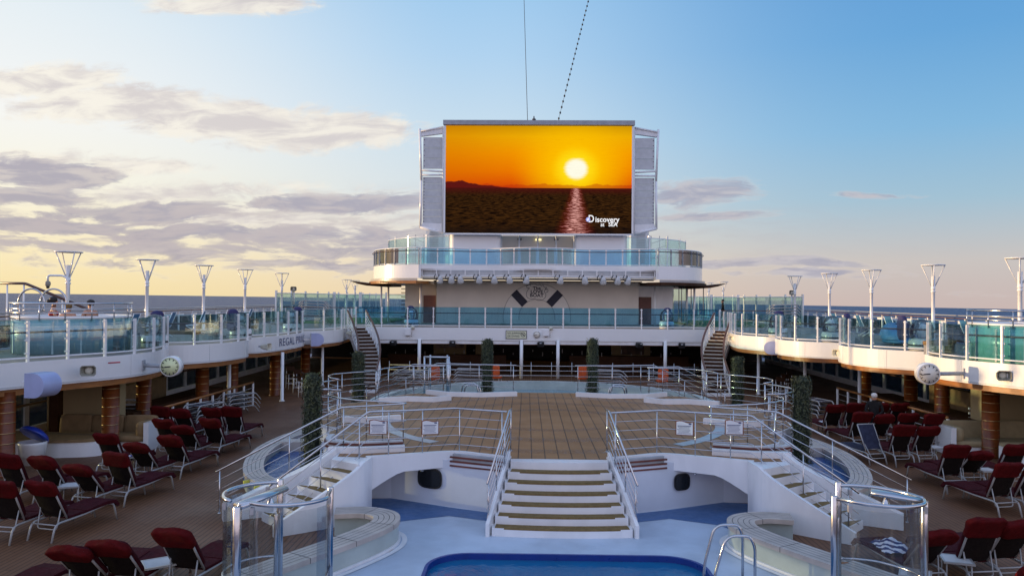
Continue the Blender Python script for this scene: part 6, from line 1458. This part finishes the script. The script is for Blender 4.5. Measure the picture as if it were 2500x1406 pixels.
def bather(label, loc, rz, hair, suit=None, reach=False, bun=False):
    J = {'pelvis': (0, 0, 0, .15), 'waist': (0, 0, .18, .125), 'chest': (0, .0, .40, (.165, .12)), 'neckb': (0, .0, .53, .07), 'neck': (0, .01, .60, .052), 'head': (0, .025, .70, (.078, .09)), 'crown': (0, .01, .80, .075), 'nose': (0, .115, .70, .014),
         'shL': (-.17, 0, .49, .062), 'shR': (.17, 0, .49, .062)}
    B = [('pelvis', 'waist'), ('waist', 'chest'), ('chest', 'neckb'), ('neckb', 'neck'), ('neck', 'head'), ('head', 'crown'), ('head', 'nose'), ('chest', 'shL'), ('chest', 'shR')]
    arms = {'L': ((-.34, .02, .36), (-.56, -.02, .26)) if reach else ((-.26, .05, .28), (-.20, .24, .18)), 'R': ((.26, .05, .28), (.20, .24, .18))}
    for sd, (e, w) in arms.items():
        J['el' + sd] = (*e, .042); J['wr' + sd] = (*w, .03); d = Vector((w[0] - e[0], w[1] - e[1])).normalized(); J['hand' + sd] = (w[0] + d.x * .05, w[1] + d.y * .05, w[2] - .01, .034)
        B += [('sh' + sd, 'el' + sd), ('el' + sd, 'wr' + sd), ('wr' + sd, 'hand' + sd)]; fingers(J, B, sd, w[0] + d.x * .02, w[1] + d.y * .02, w[2], (d.x, d.y))
    for sd, x in (('L', -.1), ('R', .1)):
        J['kn' + sd] = (x, .40, .0, .075); J['an' + sd] = (x, .44, -.40, .045); J['to' + sd] = (x, .58, -.44, .035); B += [('pelvis', 'kn' + sd), ('kn' + sd, 'an' + sd), ('an' + sd, 'to' + sd)]
    hm = MB(); hm.super((0, -.012, .765), (.205, .225, .20), .85, 16, 10)
    if bun: hm.super((0, -.13, .72), (.12, .12, .12), .9)
    P = [('hair', hm, hair)]
    em = MB()
    for x in (-.032, .032): em.super((x, .103, .735), (.022, .014, .014), 1.)
    P.append(('eyes', em, BLACK))
    lm = MB(); lm.super((0, .107, .655), (.045, .014, .014), 1.); P.append(('mouth', lm, SWIM))
    if suit:
        sm_ = MB(); sm_.super((0, 0, .34), (.37, .285, .17), .7, 18, 8); P.append(('swimwear', sm_, SWIM))
    return body('person', label, J, B, P, loc, rz, SKIN)
zt = ZD + .89
bather('bather in coral swimwear with dark tied hair, arm along the rim of the hot tub', (-15.22, 23.30, zt - .03), R(-60), HAIR, True, True, True)
bather('bather with short sandy hair seen from behind in the hot tub', (-14.58, 23.0, zt - .21), R(10), HAIRL, False, True)
bather('bather with short dark hair turned sideways in the hot tub', (-14.08, 23.3, zt - .11), R(62), HAIR)
def walker(label, loc, rz, seated=False, hair=HAIR):
    J = {'pelvis': (0, 0, .95, (.16, .12)), 'waist': (0, 0, 1.10, (.15, .11)), 'chest': (0, 0, 1.32, (.19, .13)), 'neckb': (0, .0, 1.46, .08), 'neck': (0, .01, 1.53, .055), 'head': (0, .025, 1.62, (.078, .092)), 'crown': (0, .01, 1.72, .075), 'nose': (0, .118, 1.62, .014), 'shL': (-.19, 0, 1.42, .07), 'shR': (.19, 0, 1.42, .07)}
    B = [('pelvis', 'waist'), ('waist', 'chest'), ('chest', 'neckb'), ('neckb', 'neck'), ('neck', 'head'), ('head', 'crown'), ('head', 'nose'), ('chest', 'shL'), ('chest', 'shR')]
    for sd, x, k in (('L', -1, 1), ('R', 1, -1)):
        e = (x * .27, -.05 if seated else .05 * k, 1.14); w = (x * .14, .20, 1.05) if not seated else (x * .10, -.2, .98)
        if not seated: w = (x * .26, .14 * k, .90)
        J['el' + sd] = (*e, .052); J['wr' + sd] = (*w, .035); d = Vector((w[0] - e[0], w[1] - e[1])).normalized(); J['hand' + sd] = (w[0] + d.x * .05, w[1] + d.y * .05, w[2] - .03, .034); B += [('sh' + sd, 'el' + sd), ('el' + sd, 'wr' + sd), ('wr' + sd, 'hand' + sd)]
        fingers(J, B, sd, w[0] + d.x * .02, w[1] + d.y * .02, w[2] - .03, (d.x, d.y))
        st = .16 * k if not seated else .03 * k
        J['hip' + sd] = (x * .1, 0, .86, .10); J['kn' + sd] = (x * .1, st * .5 + .03, .48, .065); J['an' + sd] = (x * .1, st, .09, .045); J['to' + sd] = (x * .11, st + .15, .04, .038); B += [('pelvis', 'hip' + sd), ('hip' + sd, 'kn' + sd), ('kn' + sd, 'an' + sd), ('an' + sd, 'to' + sd)]
    skin = MB(); skin.super((0, .03, 1.60), (.165, .20, .22), .9); hands = MB()
    hm = MB(); hm.super((0, -.01, 1.69), (.20, .225, .19), .85); P = [('face', skin, SKIN), ('hair', hm, hair)]
    for sd in 'LR':
        h_ = J['hand' + sd]; hands.super(h_[:3], (.085, .085, .10), .9)
    P.append(('bare_hands', hands, SKIN))
    return body('person', label, J, B, P, loc, rz, CLOTH)
pw = walker('white-haired person in a dark jacket standing among the red loungers, back turned', (10.98, 26.15, -.02), R(-25), True, HAIRW)
pw.scale = (.98, .98, .93)
walker('person in dark clothes walking along the far deck by the wind screens', (15., 62., ZD), R(80))
